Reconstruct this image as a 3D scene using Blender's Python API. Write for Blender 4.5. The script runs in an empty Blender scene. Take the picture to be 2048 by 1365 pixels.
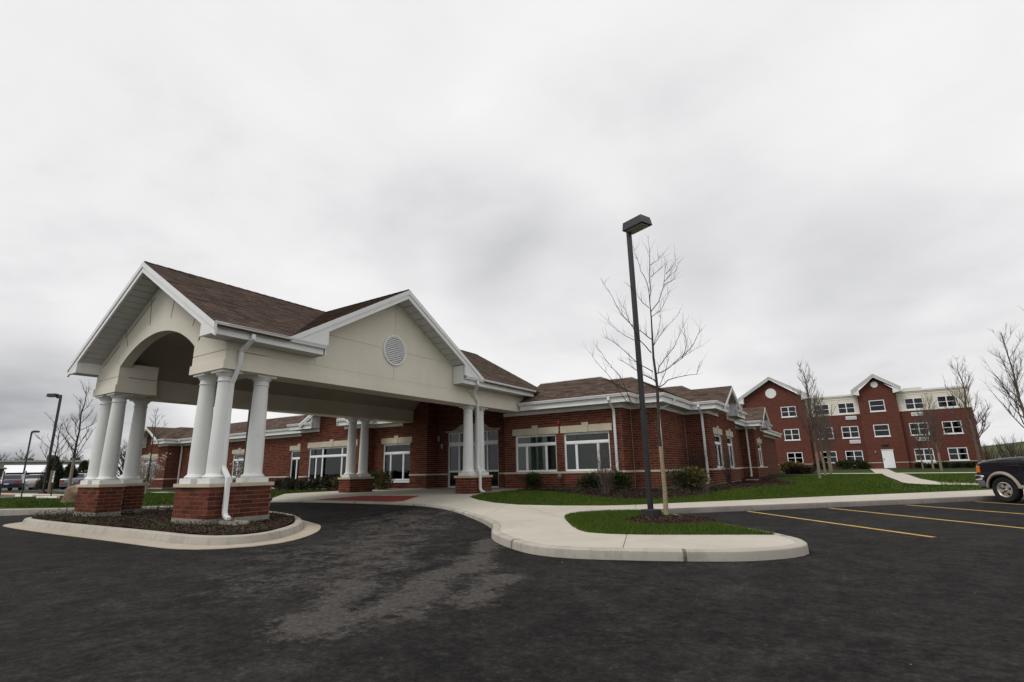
import bpy, bmesh, math, random
from mathutils import Vector, Matrix
random.seed(7)
rnd = random.Random(11)
sc = bpy.context.scene
COL = sc.collection
R_ = math.radians

# ------------------------------------------------------------------ camera
cam = bpy.data.cameras.new('camera')
cam.sensor_fit = 'HORIZONTAL'; cam.sensor_width = 36.0; cam.lens = 18.457
cam.clip_start = 0.05; cam.clip_end = 6000
cam_o = bpy.data.objects.new('camera', cam); COL.objects.link(cam_o)
RX, UX, FX = (Vector((.835944, .548470, -.019435)), Vector((.146996, -.189643, .970787)), Vector((-.528762, .814381, .239153)))
M = Matrix(((RX.x, UX.x, -FX.x, 0), (RX.y, UX.y, -FX.y, 0), (RX.z, UX.z, -FX.z, 0), (0, 0, 0, 1)))
cam_o.matrix_world = Matrix.Translation((0, 0, 1.26)) @ M
sc.camera = cam_o
sc.view_settings.view_transform = 'Standard'; sc.view_settings.look = 'None'
sc.view_settings.exposure = 0.2; sc.view_settings.gamma = 1.0
sc.view_settings.use_curve_mapping = False
sc.cycles.use_denoising = True
sc.cycles.max_bounces = 8; sc.cycles.transparent_max_bounces = 12

# ------------------------------------------------------------------ sky and sun
SUN_EL, SUN_AZ = R_(52), R_(205)      # azimuth of the sun measured from +Y towards +X
wd = bpy.data.worlds.new('World'); sc.world = wd; wd.use_nodes = True
nt = wd.node_tree; nt.nodes.clear()
def wn(t, **kw):
    n = nt.nodes.new(t)
    for k, v in kw.items(): setattr(n, k, v)
    return n
def wl(a, b): nt.links.new(a, b)
def wmath(op, a, b=None, clamp=False):
    n = wn('ShaderNodeMath', operation=op); n.use_clamp = clamp
    for i, v in enumerate((a, b)):
        if v is None: continue
        if isinstance(v, (int, float)): n.inputs[i].default_value = v
        else: wl(v, n.inputs[i])
    return n.outputs[0]
sky = wn('ShaderNodeTexSky', sky_type='NISHITA'); sky.sun_disc = False
sky.sun_elevation = SUN_EL; sky.sun_rotation = SUN_AZ; sky.air_density = 1.2; sky.dust_density = 2.0
tc = wn('ShaderNodeTexCoord')
nrm = wn('ShaderNodeVectorMath', operation='NORMALIZE'); wl(tc.outputs['Generated'], nrm.inputs[0])
sep = wn('ShaderNodeSeparateXYZ'); wl(nrm.outputs[0], sep.inputs[0])
zc = wmath('MAXIMUM', sep.outputs[2], 0.0)
den = wmath('ADD', zc, 0.22)
cx = wmath('DIVIDE', sep.outputs[0], den); cy = wmath('DIVIDE', sep.outputs[1], den)
cmb = wn('ShaderNodeCombineXYZ'); wl(cx, cmb.inputs[0]); wl(cy, cmb.inputs[1])
def cloud(scale, det, rough, off, dist=0.0):
    mp = wn('ShaderNodeMapping'); mp.inputs['Location'].default_value = off; wl(cmb.outputs[0], mp.inputs[0])
    n = wn('ShaderNodeTexNoise'); n.inputs['Scale'].default_value = scale; n.inputs['Detail'].default_value = det
    n.inputs['Roughness'].default_value = rough; n.inputs['Distortion'].default_value = dist
    wl(mp.outputs[0], n.inputs['Vector']); return n.outputs['Fac']
def bank(dirv, inner, outer):          # soft dark cloud mass around a direction
    d = wn('ShaderNodeVectorMath', operation='DOT_PRODUCT'); wl(nrm.outputs[0], d.inputs[0])
    d.inputs[1].default_value = Vector(dirv).normalized()
    m = wn('ShaderNodeMapRange'); m.interpolation_type = 'SMOOTHSTEP'
    m.inputs['From Min'].default_value = math.cos(R_(outer)); m.inputs['From Max'].default_value = math.cos(R_(inner))
    wl(d.outputs['Value'], m.inputs['Value']); return m.outputs[0]
n1 = cloud(0.7, 4, .5, (3.1, 1.7, 0), .1)
n2 = cloud(1.9, 5, .5, (7.3, -2.2, 0), .15)
n3 = cloud(1.0, 5, .48, (2.3, 5.6, 0), .25)
nn = wmath('ADD', wmath('MULTIPLY', n1, .62), wmath('MULTIPLY', n2, .38))
nm = wn('ShaderNodeMapRange'); nm.inputs['From Min'].default_value = .34; nm.inputs['From Max'].default_value = .64
wl(nn, nm.inputs['Value'])
n4 = cloud(3.2, 6, .55, (4.1, 9.2, 0), .2)
puff = wmath('ADD', wmath('MULTIPLY', wmath('MULTIPLY', wmath('SUBTRACT', wmath('ADD', wmath('MULTIPLY', n3, .7), wmath('MULTIPLY', n4, .3)), .38, True), 4.2, True), .75), .25)
dark = None
for dv, i_, o_, am in (((-.56, .70, .44), 1, 12, .26), ((-.47, .80, .36), 1, 12, .34), ((-.30, .90, .31), 1, 11, .18), ((-.10, .95, .30), 1, 16, .22), ((.08, .97, .24), 1, 14, .12), ((-.25, .80, .55), 2, 18, .10), ((-.97, .22, -.02), 2, 16, .85)):
    t_ = wmath('MULTIPLY', wmath('MULTIPLY', bank(dv, i_, o_), am), puff)
    dark = t_ if dark is None else wmath('ADD', dark, t_)
mott = wmath('MULTIPLY', wmath('SUBTRACT', wmath('ADD', wmath('MULTIPLY', n4, .6), wmath('MULTIPLY', n3, .4)), .5), .66)
bright = wmath('SUBTRACT', wmath('ADD', wmath('ADD', wmath('MULTIPLY', nm.outputs[0], .22), .765), mott), dark, clamp=True)
cr = wn('ShaderNodeValToRGB'); wl(bright, cr.inputs[0])
el = cr.color_ramp.elements
el[0].position = 0.0; el[0].color = (.21, .217, .235, 1)
el[1].position = 1.0; el[1].color = (.905, .90, .905, 1)
for p, c in ((.35, (.43, .437, .455)), (.62, (.665, .665, .678)), (.82, (.825, .822, .832))):
    e = el.new(p); e.color = (*c, 1)
mul = wn('ShaderNodeVectorMath', operation='SCALE'); wl(cr.outputs[0], mul.inputs[0]); mul.inputs['Scale'].default_value = 9.0
mix = wn('ShaderNodeMix', data_type='RGBA'); mix.inputs[0].default_value = .985
wl(sky.outputs[0], mix.inputs[6]); wl(mul.outputs[0], mix.inputs[7])
bg = wn('ShaderNodeBackground'); bg.inputs['Strength'].default_value = 0.1; wl(mix.outputs[2], bg.inputs['Color'])
wo = wn('ShaderNodeOutputWorld'); wl(bg.outputs[0], wo.inputs['Surface'])

sun = bpy.data.lights.new('sun', 'SUN'); sun.energy = 1.45; sun.angle = R_(25); sun.color = (1, .97, .93)
sun_o = bpy.data.objects.new('sun', sun); COL.objects.link(sun_o)
sd = Vector((math.sin(SUN_AZ) * math.cos(SUN_EL), math.cos(SUN_AZ) * math.cos(SUN_EL), math.sin(SUN_EL)))
sun_o.rotation_euler = (-sd).to_track_quat('-Z', 'Y').to_euler()

# ------------------------------------------------------------------ materials
MATS = {}
class NT:
    def __init__(s, name):
        s.m = bpy.data.materials.new(name); s.m.use_nodes = True; s.t = s.m.node_tree
        s.b = s.t.nodes['Principled BSDF']; s.out = s.t.nodes['Material Output']
        MATS[name] = s.m
    def n(s, t, **kw):
        x = s.t.nodes.new(t)
        for k, v in kw.items(): setattr(x, k, v)
        return x
    def l(s, a, b): s.t.links.new(a, b)
    def math(s, op, a, b=None, clamp=False):
        n = s.n('ShaderNodeMath', operation=op); n.use_clamp = clamp
        for i, v in enumerate((a, b)):
            if v is None: continue
            if isinstance(v, (int, float)): n.inputs[i].default_value = v
            else: s.l(v, n.inputs[i])
        return n.outputs[0]
    def coord(s):
        if not hasattr(s, '_c'):
            g = s.n('ShaderNodeNewGeometry'); s._g = g; s._c = g.outputs['Position']
        return s._c
    def noise(s, scale, det=3, rough=.55, vec=None, dist=0, stretch=None):
        v = vec or s.coord()
        if stretch:
            mp = s.n('ShaderNodeMapping'); mp.inputs['Scale'].default_value = stretch; s.l(v, mp.inputs[0]); v = mp.outputs[0]
        n = s.n('ShaderNodeTexNoise'); n.inputs['Scale'].default_value = scale; n.inputs['Detail'].default_value = det
        n.inputs['Roughness'].default_value = rough; n.inputs['Distortion'].default_value = dist; s.l(v, n.inputs['Vector'])
        return n.outputs['Fac']
    def ramp(s, fac, stops):
        r = s.n('ShaderNodeValToRGB'); s.l(fac, r.inputs[0]); e = r.color_ramp.elements
        e[0].position, e[0].color = stops[0][0], (*stops[0][1], 1)
        e[1].position, e[1].color = stops[-1][0], (*stops[-1][1], 1)
        for p, c in stops[1:-1]:
            k = e.new(p); k.color = (*c, 1)
        return r.outputs[0]
    def mixc(s, fac, a, b, blend='MIX'):
        n = s.n('ShaderNodeMix', data_type='RGBA', blend_type=blend)
        if isinstance(fac, (int, float)): n.inputs[0].default_value = fac
        else: s.l(fac, n.inputs[0])
        for i, v in ((6, a), (7, b)):
            if isinstance(v, tuple): n.inputs[i].default_value = (*v[:3], 1)
            else: s.l(v, n.inputs[i])
        return n.outputs[2]
    def rand(s):       # one random number for each loose piece or each object
        oi = s.n('ShaderNodeObjectInfo'); s.coord()
        return s.math('FRACT', s.math('ADD', oi.outputs['Random'], s._g.outputs['Random Per Island']))
    def col(s, c):
        if isinstance(c, tuple): s.b.inputs['Base Color'].default_value = (*c[:3], 1)
        else: s.l(c, s.b.inputs['Base Color'])
    def rough(s, r, spec=.5, metal=0):
        if isinstance(r, (int, float)): s.b.inputs['Roughness'].default_value = r
        else: s.l(r, s.b.inputs['Roughness'])
        s.b.inputs['Specular IOR Level'].default_value = spec; s.b.inputs['Metallic'].default_value = metal
    def bump(s, h, strength=.3, dist=.01):
        b = s.n('ShaderNodeBump'); b.inputs['Strength'].default_value = strength; b.inputs['Distance'].default_value = dist
        s.l(h, b.inputs['Height']); s.l(b.outputs[0], s.b.inputs['Normal'])

def simple(name, c, rough=.6, spec=.4, var=.12, vs=3.0, bump=0, bs=60, metal=0):
    k = NT(name); f = k.noise(vs, 4, .6)
    lo = tuple(x * (1 - var) for x in c); hi = tuple(min(1, x * (1 + var)) for x in c)
    k.col(k.ramp(f, [(.3, lo), (.7, hi)])); k.rough(rough, spec, metal)
    if bump: k.bump(k.noise(bs, 3, .6), bump, .004)
    return k.m
def pieces(name, stops, rough=.8, spec=.3, bump=.3, bs=70, grime=None):
    k = NT(name); r = k.rand(); c = k.ramp(r, stops)
    f = k.noise(9, 4, .65); c = k.mixc(k.math('MULTIPLY', f, .55), c, k.mixc(1.0, c, (.55, .52, .5), 'MULTIPLY'))
    if grime: c = k.mixc(k.math('MULTIPLY', k.math('SUBTRACT', k.noise(.7, 4, .6), .45, True), 1.6, True), c, grime)
    k.col(c); k.rough(rough, spec)
    if bump: k.bump(k.noise(bs, 3, .6), bump, .004)
    return k.m

# asphalt with worn, dusty patches
k = NT('asphalt')
big = k.noise(.22, 5, .6, dist=.6); mid = k.noise(.9, 5, .62, dist=.8); fine = k.noise(150, 2, .7); grit = k.noise(38, 4, .75)
fr1 = k.noise(2.4, 10, .8, stretch=(1, .75, 1)); fr2 = k.noise(9, 9, .82)
tone = k.math('ADD', k.math('ADD', k.math('MULTIPLY', fr1, .45), k.math('MULTIPLY', fr2, .40)), k.math('MULTIPLY', big, .15))
c = k.ramp(tone, [(.40, (.0075, .0070, .0071)), (.47, (.0140, .0132, .0130)), (.53, (.0240, .0224, .0215)), (.62, (.047, .0435, .0410))])
sp = k.n('ShaderNodeSeparateXYZ'); k.l(k.coord(), sp.inputs[0])
def seg_mask(p, q, w):      # soft band along a tyre-swept stretch of the road
    ax, ay = p; bx, by = q; dx, dy = bx - ax, by - ay; L2 = dx * dx + dy * dy
    px = k.math('SUBTRACT', sp.outputs[0], ax); py = k.math('SUBTRACT', sp.outputs[1], ay)
    t = k.math('DIVIDE', k.math('ADD', k.math('MULTIPLY', px, dx), k.math('MULTIPLY', py, dy)), L2, True)
    t = k.math('MINIMUM', k.math('MAXIMUM', t, 0.0), 1.0)
    ex = k.math('SUBTRACT', px, k.math('MULTIPLY', t, dx)); ey = k.math('SUBTRACT', py, k.math('MULTIPLY', t, dy))
    d = k.math('SQRT', k.math('ADD', k.math('MULTIPLY', ex, ex), k.math('MULTIPLY', ey, ey)))
    d = k.math('ADD', d, k.math('MULTIPLY', k.math('SUBTRACT', mid, .5), w * 2.2))
    return k.math('SUBTRACT', 1.0, k.math('DIVIDE', d, w), True)
m1 = seg_mask((-6.1, 8.6), (-4.62, 5.9), .40); m2 = seg_mask((-4.75, 5.7), (-4.05, 3.9), .55); m3 = seg_mask((-5.3, 4.5), (-4.1, 3.2), .55)
m4 = seg_mask((-3.9, 5.6), (-3.5, 4.6), .4)
m5 = seg_mask((-10.5, 10.8), (-6.2, 5.0), 2.4)
mk = k.math('MAXIMUM', k.math('MAXIMUM', m1, m2), k.math('MAXIMUM', m3, k.math('MAXIMUM', m4, k.math('MULTIPLY', m5, .55))))
edge = k.math('ADD', k.math('MULTIPLY', k.math('SUBTRACT', fr2, .5), 2.6), k.math('MULTIPLY', k.math('SUBTRACT', fr1, .5), 2.4))
mk = k.math('MULTIPLY', k.math('MULTIPLY', k.math('SUBTRACT', k.math('ADD', mk, edge), .22), 1.9, True), k.math('MULTIPLY', mk, 3.0, True))
pat = k.math('MULTIPLY', k.math('SUBTRACT', k.math('ADD', k.noise(.5, 8, .72, dist=1.0), k.math('MULTIPLY', k.math('SUBTRACT', fr2, .5), .5)), .51, True), 3.2, True)
c = k.mixc(k.math('MULTIPLY', pat, .62), c, (.058, .053, .049))
tr_ = k.math('MULTIPLY', k.math('SUBTRACT', k.math('ADD', k.noise(1.0, 7, .7, stretch=(.35, 1.6, 1), dist=.5), k.math('MULTIPLY', k.math('SUBTRACT', fr2, .5), .7)), .56, True), 3.5, True)
c = k.mixc(k.math('MULTIPLY', tr_, .6), c, (.052, .048, .044))
mk = k.math('MULTIPLY', mk, k.math('MULTIPLY', k.math('SUBTRACT', k.math('ADD', fr2, k.math('MULTIPLY', grit, .6)), .42, True), 1.9, True))
c = k.mixc(k.math('MULTIPLY', mk, .88), c, (.094, .086, .078))
c = k.mixc(k.math('MULTIPLY', k.math('SUBTRACT', k.noise(22, 6, .82), .50, True), 4.5, True), c, k.mixc(1.0, c, (2.5, 2.42, 2.35), 'MULTIPLY'))
c = k.mixc(k.math('MULTIPLY', fine, .35), c, (.010, .010, .0105))
spk = k.math('GREATER_THAN', k.noise(60, 1, .5), .79); c = k.mixc(k.math('MULTIPLY', spk, .5), c, (.16, .15, .14))
k.col(c); k.rough(.9, .06); k.bump(k.math('ADD', fine, k.math('MULTIPLY', grit, .6)), .6, .008)
simple('old_asphalt', (.085, .068, .06), .9, .3, .2, .8, .3)
def concrete(name, lo, hi, stain, st=.5):
    k = NT(name); c = k.ramp(k.noise(.55, 5, .6, dist=.5), [(.3, lo), (.7, hi)])
    c = k.mixc(k.math('MULTIPLY', k.math('SUBTRACT', k.noise(1.7, 6, .68), .52, True), st * 4, True), c, stain)
    c = k.mixc(k.math('MULTIPLY', k.math('SUBTRACT', k.noise(5.5, 7, .72, stretch=(1, 1, .35)), .53, True), st * 5, True), c, stain)
    c = k.mixc(k.math('MULTIPLY', k.noise(45, 4, .75), .30), c, stain)
    c = k.mixc(k.math('MULTIPLY', k.math('GREATER_THAN', k.noise(24, 2, .5), .745), .6), c, stain)
    k.col(c); k.rough(.85, .3); k.bump(k.noise(90, 3, .7), .25, .003); return k.m
concrete('walk_concrete', (.41, .375, .315), (.52, .48, .415), (.33, .295, .24), .35)
concrete('kerb_concrete', (.36, .335, .285), (.46, .43, .37), (.15, .135, .115), .62)
concrete('gutter_concrete', (.37, .32, .25), (.45, .40, .32), (.26, .21, .16), .5)
concrete('grey_kerb', (.17, .155, .14), (.24, .22, .195), (.09, .08, .075), .6)
concrete('footing', (.24, .22, .19), (.34, .31, .27), (.10, .09, .075), .6)
simple('joint', (.12, .11, .095), .9, .2)
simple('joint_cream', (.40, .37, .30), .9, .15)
pieces('grit_stone', [(0, (.03, .028, .026)), (.7, (.08, .075, .068)), (1, (.20, .19, .175))], .95, .1, 0)
simple('stain', (.13, .12, .105), .9, .1, .5, 25)
k = NT('lawn'); c = k.ramp(k.noise(1.1, 5, .65), [(.28, (.020, .040, .008)), (.55, (.032, .062, .010)), (.78, (.056, .082, .017))])
c = k.mixc(k.math('MULTIPLY', k.noise(55, 3, .7, stretch=(1, 1, .3)), .6), c, (.014, .030, .006)); k.col(c); k.rough(.9, .15); k.bump(k.noise(70, 3, .7), .9, .03)
k = NT('grass_blades'); c = k.ramp(k.rand(), [(0, (.024, .050, .006)), (.5, (.048, .094, .012)), (.85, (.076, .120, .017)), (1, (.150, .130, .04))]); c = k.mixc(k.math('MULTIPLY', k.math('SUBTRACT', k.noise(.9, 5, .65), .50, True), 3.0, True), c, k.mixc(1.0, c, (1.75, 1.25, .9), 'MULTIPLY')); k.col(c); k.rough(.8, .1)
k = NT('mulch'); c = k.ramp(k.noise(28, 4, .7), [(.3, (.016, .010, .008)), (.6, (.040, .022, .017)), (.8, (.075, .045, .033))]); k.col(c); k.rough(.95, .1); k.bump(k.noise(40, 3, .7), .9, .03)
pieces('mulch_chips', [(0, (.020, .012, .010)), (.5, (.045, .024, .018)), (.9, (.085, .050, .036)), (1, (.16, .12, .09))], .95, .1, 0)
pieces('cover_leaves', [(0, (.024, .026, .012)), (.45, (.048, .056, .020)), (.75, (.075, .050, .028)), (1, (.075, .095, .033))], .7, .3, 0)
pieces('brick', [(0, (.086, .026, .0170)), (.35, (.134, .040, .0235)), (.7, (.168, .054, .031)), (.9, (.112, .038, .0250)), (1, (.064, .026, .019))], .9, .08, .5, 90)
simple('mortar', (.27, .205, .165), .95, .1, .25, 6, .3)
pieces('shingle', [(0, (.060, .043, .035)), (.25, (.105, .073, .058)), (.55, (.138, .098, .078)), (.8, (.085, .063, .054)), (1, (.175, .117, .087))], .95, .1, .6, 120)
simple('roof_deck', (.045, .032, .026), .95, .1)
k = NT('stucco'); c = k.ramp(k.noise(.8, 5, .6), [(.3, (.64, .605, .505)), (.7, (.70, .665, .565))])
c = k.mixc(k.math('MULTIPLY', k.math('SUBTRACT', k.noise(1.3, 6, .7, stretch=(1, 1, .25)), .5, True), .9, True), c, (.54, .50, .415)); k.col(c); k.rough(.92, .15); k.bump(k.noise(130, 3, .7), .35, .004)
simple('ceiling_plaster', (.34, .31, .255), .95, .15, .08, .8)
simple('dark_taupe', (.20, .175, .13), .9, .2)  # on the front gable strips this dark tone stands in for groove shade
simple('limestone', (.47, .425, .325), .9, .2, .10, 2.5, .2)
k = NT('white_trim'); c = k.mixc(k.math('MULTIPLY', k.math('SUBTRACT', k.noise(2.2, 6, .7, stretch=(1, 1, .4)), .48, True), 1.3, True), (.72, .73, .72), (.52, .52, .50)); k.col(c); k.rough(.42, .45); k.bump(k.noise(30, 2), .04, .002)
k = NT('column_paint'); c = k.mixc(k.math('MULTIPLY', k.math('SUBTRACT', k.noise(3.5, 7, .7, stretch=(1, 1, .12)), .50, True), 1.5, True), (.70, .71, .69), (.55, .55, .52)); c = k.mixc(k.math('MULTIPLY', k.math('SUBTRACT', k.noise(7, 5, .7), .57, True), 2.0, True), c, (.50, .48, .44)); k.col(c); k.rough(.5, .35); k.bump(k.noise(20, 3), .05, .003)
simple('soffit', (.52, .53, .50), .6, .3, .06, 2)
simple('vinyl_frame', (.78, .79, .80), .35, .5, .04, 3)
simple('dark_metal', (.022, .022, .024), .45, .5, .2, 4)
simple('lamp_metal', (.013, .014, .0155), .42, .5, .25, 5)
simple('lens', (.32, .30, .25), .25, .5, .1, 6)
simple('galvanised', (.36, .37, .38), .4, .5, .2, 8, metal=.6)
simple('red_paint', (.32, .02, .02), .4, .5)
simple('detectable_red', (.235, .040, .026), .85, .25, .18, 5, .3)
simple('pink_paint', (.36, .13, .12), .85, .2, .3, 6)
k = NT('yellow_paint'); k.col(k.mixc(k.math('MULTIPLY', k.math('SUBTRACT', k.noise(11, 8, .78), .54, True), 6.0, True), k.ramp(k.noise(2.5, 4), [(.3, (.40, .255, .075)), (.7, (.52, .345, .115))]), (.06, .05, .04))); k.rough(.9, .1)
simple('white_paint', (.62, .62, .60), .8, .2, .15, 5)
simple('boulder', (.21, .15, .10), .95, .1, .5, 3.5, .9, 9)
simple('bumper_grey', (.10, .10, .105), .5, .4, .1, 4)
simple('bark', (.055, .044, .036), .95, .1, .35, 14, .6, 40)
simple('pale_bark', (.115, .095, .080), .95, .1, .3, 14, .5, 40)
k = NT('pale_wrap'); k.col(k.ramp(k.noise(9, 3, .6, stretch=(1, 1, 5)), [(.3, (.17, .14, .105)), (.7, (.25, .205, .155))])); k.rough(.95, .1)
simple('twig', (.052, .042, .036), .95, .1, .3, 9)
simple('pale_twig', (.105, .082, .070), .95, .1, .3, 9)
k = NT('tree_wrap'); w = k.noise(9, 3, .6, stretch=(1, 1, 5)); k.col(k.ramp(w, [(.3, (.23, .175, .11)), (.7, (.33, .265, .18))])); k.rough(.95, .1); k.bump(k.noise(6, 2, .5, stretch=(1, 1, 9)), .8, .01)
pieces('shrub_leaves', [(0, (.010, .017, .006)), (.5, (.022, .034, .009)), (.8, (.055, .062, .012)), (1, (.105, .085, .014))], .6, .3, 0)
pieces('yew_leaves', [(0, (.010, .016, .007)), (.6, (.026, .040, .013)), (1, (.045, .060, .019))], .6, .3, 0)
pieces('gold_leaves', [(0, (.05, .05, .015)), (.5, (.14, .115, .028)), (1, (.24, .19, .05))], .7, .3, 0)
pieces('barberry_leaves', [(0, (.018, .014, .009)), (.5, (.040, .024, .013)), (.8, (.028, .032, .012)), (1, (.075, .030, .020))], .7, .3, 0)
pieces('blossom', [(0, (.55, .46, .42)), (.4, (.74, .68, .62)), (1, (.80, .77, .70))], .6, .3, 0)
simple('field', (.10, .095, .045), .95, .1, .4, .02)
simple('far_grass', (.065, .075, .032), .95, .1, .35, .03)
simple('brown_wall', (.055, .036, .030), .9, .2, .2, .6)
simple('white_roof', (.78, .78, .80), .5, .4, .05, .5)
simple('grey_wall', (.22, .21, .20), .9, .2, .15, .3)
simple('rust_unit', (.12, .06, .04), .8, .3, .2, 2)
simple('curtain', (.26, .30, .18), .9, .1, .2, 4)
simple('blind', (.36, .37, .36), .8, .2, .05, 2)
simple('room', (.10, .10, .09), .9, .2, .1, 1)
simple('tyre', (.012, .012, .013), .8, .3, .2, 20)
simple('alloy', (.52, .49, .44), .32, .5, .1, 6, metal=.7)
simple('chrome', (.70, .70, .72), .12, .5, .05, 6, metal=1.0)
simple('arch_trim', (.30, .255, .21), .55, .4, .08, 6)
simple('black_plastic', (.018, .018, .02), .6, .4)
simple('amber', (.60, .16, .02), .25, .5, .15, 30)
simple('tail_red', (.30, .015, .015), .25, .5)
simple('sign_blue', (.03, .09, .34), .5, .4)
def paint(name, c):
    k = NT(name); k.col(c); k.rough(.28, .5); k.b.inputs['Coat Weight'].default_value = .8; k.b.inputs['Coat Roughness'].default_value = .04
    k.bump(k.noise(3, 2), .02, .002)
paint('paint_black', (.008, .008, .013)); paint('paint_navy', (.010, .014, .045)); paint('paint_silver', (.42, .42, .43)); paint('paint_grey', (.11, .13, .15))
def glass(name, tint, refl=1.0, clear=.9):
    k = NT(name); fr = k.n('ShaderNodeFresnel'); fr.inputs['IOR'].default_value = 1.5
    gl = k.n('ShaderNodeBsdfGlossy'); gl.inputs['Roughness'].default_value = .02; gl.inputs['Color'].default_value = (refl * .82, refl * .86, refl * .86, 1)
    bp = k.n('ShaderNodeBump'); bp.inputs['Strength'].default_value = .06; bp.inputs['Distance'].default_value = .01
    k.l(k.noise(1.6, 2), bp.inputs['Height']); k.l(bp.outputs[0], gl.inputs['Normal'])
    tr = k.n('ShaderNodeBsdfTransparent'); tr.inputs['Color'].default_value = (*[t * clear for t in tint], 1)
    mx = k.n('ShaderNodeMixShader'); k.l(fr.outputs[0], mx.inputs[0]); k.l(tr.outputs[0], mx.inputs[1]); k.l(gl.outputs[0], mx.inputs[2]); k.l(mx.outputs[0], k.out.inputs['Surface'])
glass('glass', (.62, .68, .66)); glass('dark_glass', (.22, .25, .27)); glass('car_glass', (.12, .14, .15))
# brick of the far three-storey block, too fine to tell apart from here
k = NT('far_brick'); mp = k.n('ShaderNodeMapping'); mp.inputs['Rotation'].default_value = (R_(90), 0, 0); k.l(k.coord(), mp.inputs[0])
bt = k.n('ShaderNodeTexBrick'); bt.inputs['Scale'].default_value = 1.0; bt.inputs['Brick Width'].default_value = .3; bt.inputs['Row Height'].default_value = .1016; bt.inputs['Mortar Size'].default_value = .006
bt.inputs['Color1'].default_value = (.102, .032, .021, 1); bt.inputs['Color2'].default_value = (.146, .047, .031, 1); bt.inputs['Mortar'].default_value = (.15, .095, .075, 1)
k.l(mp.outputs[0], bt.inputs['Vector']); k.col(k.mixc(k.math('MULTIPLY', k.noise(.35, 5, .65), .5), bt.outputs[0], (.068, .02, .0155))); k.rough(.9, .2)

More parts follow.
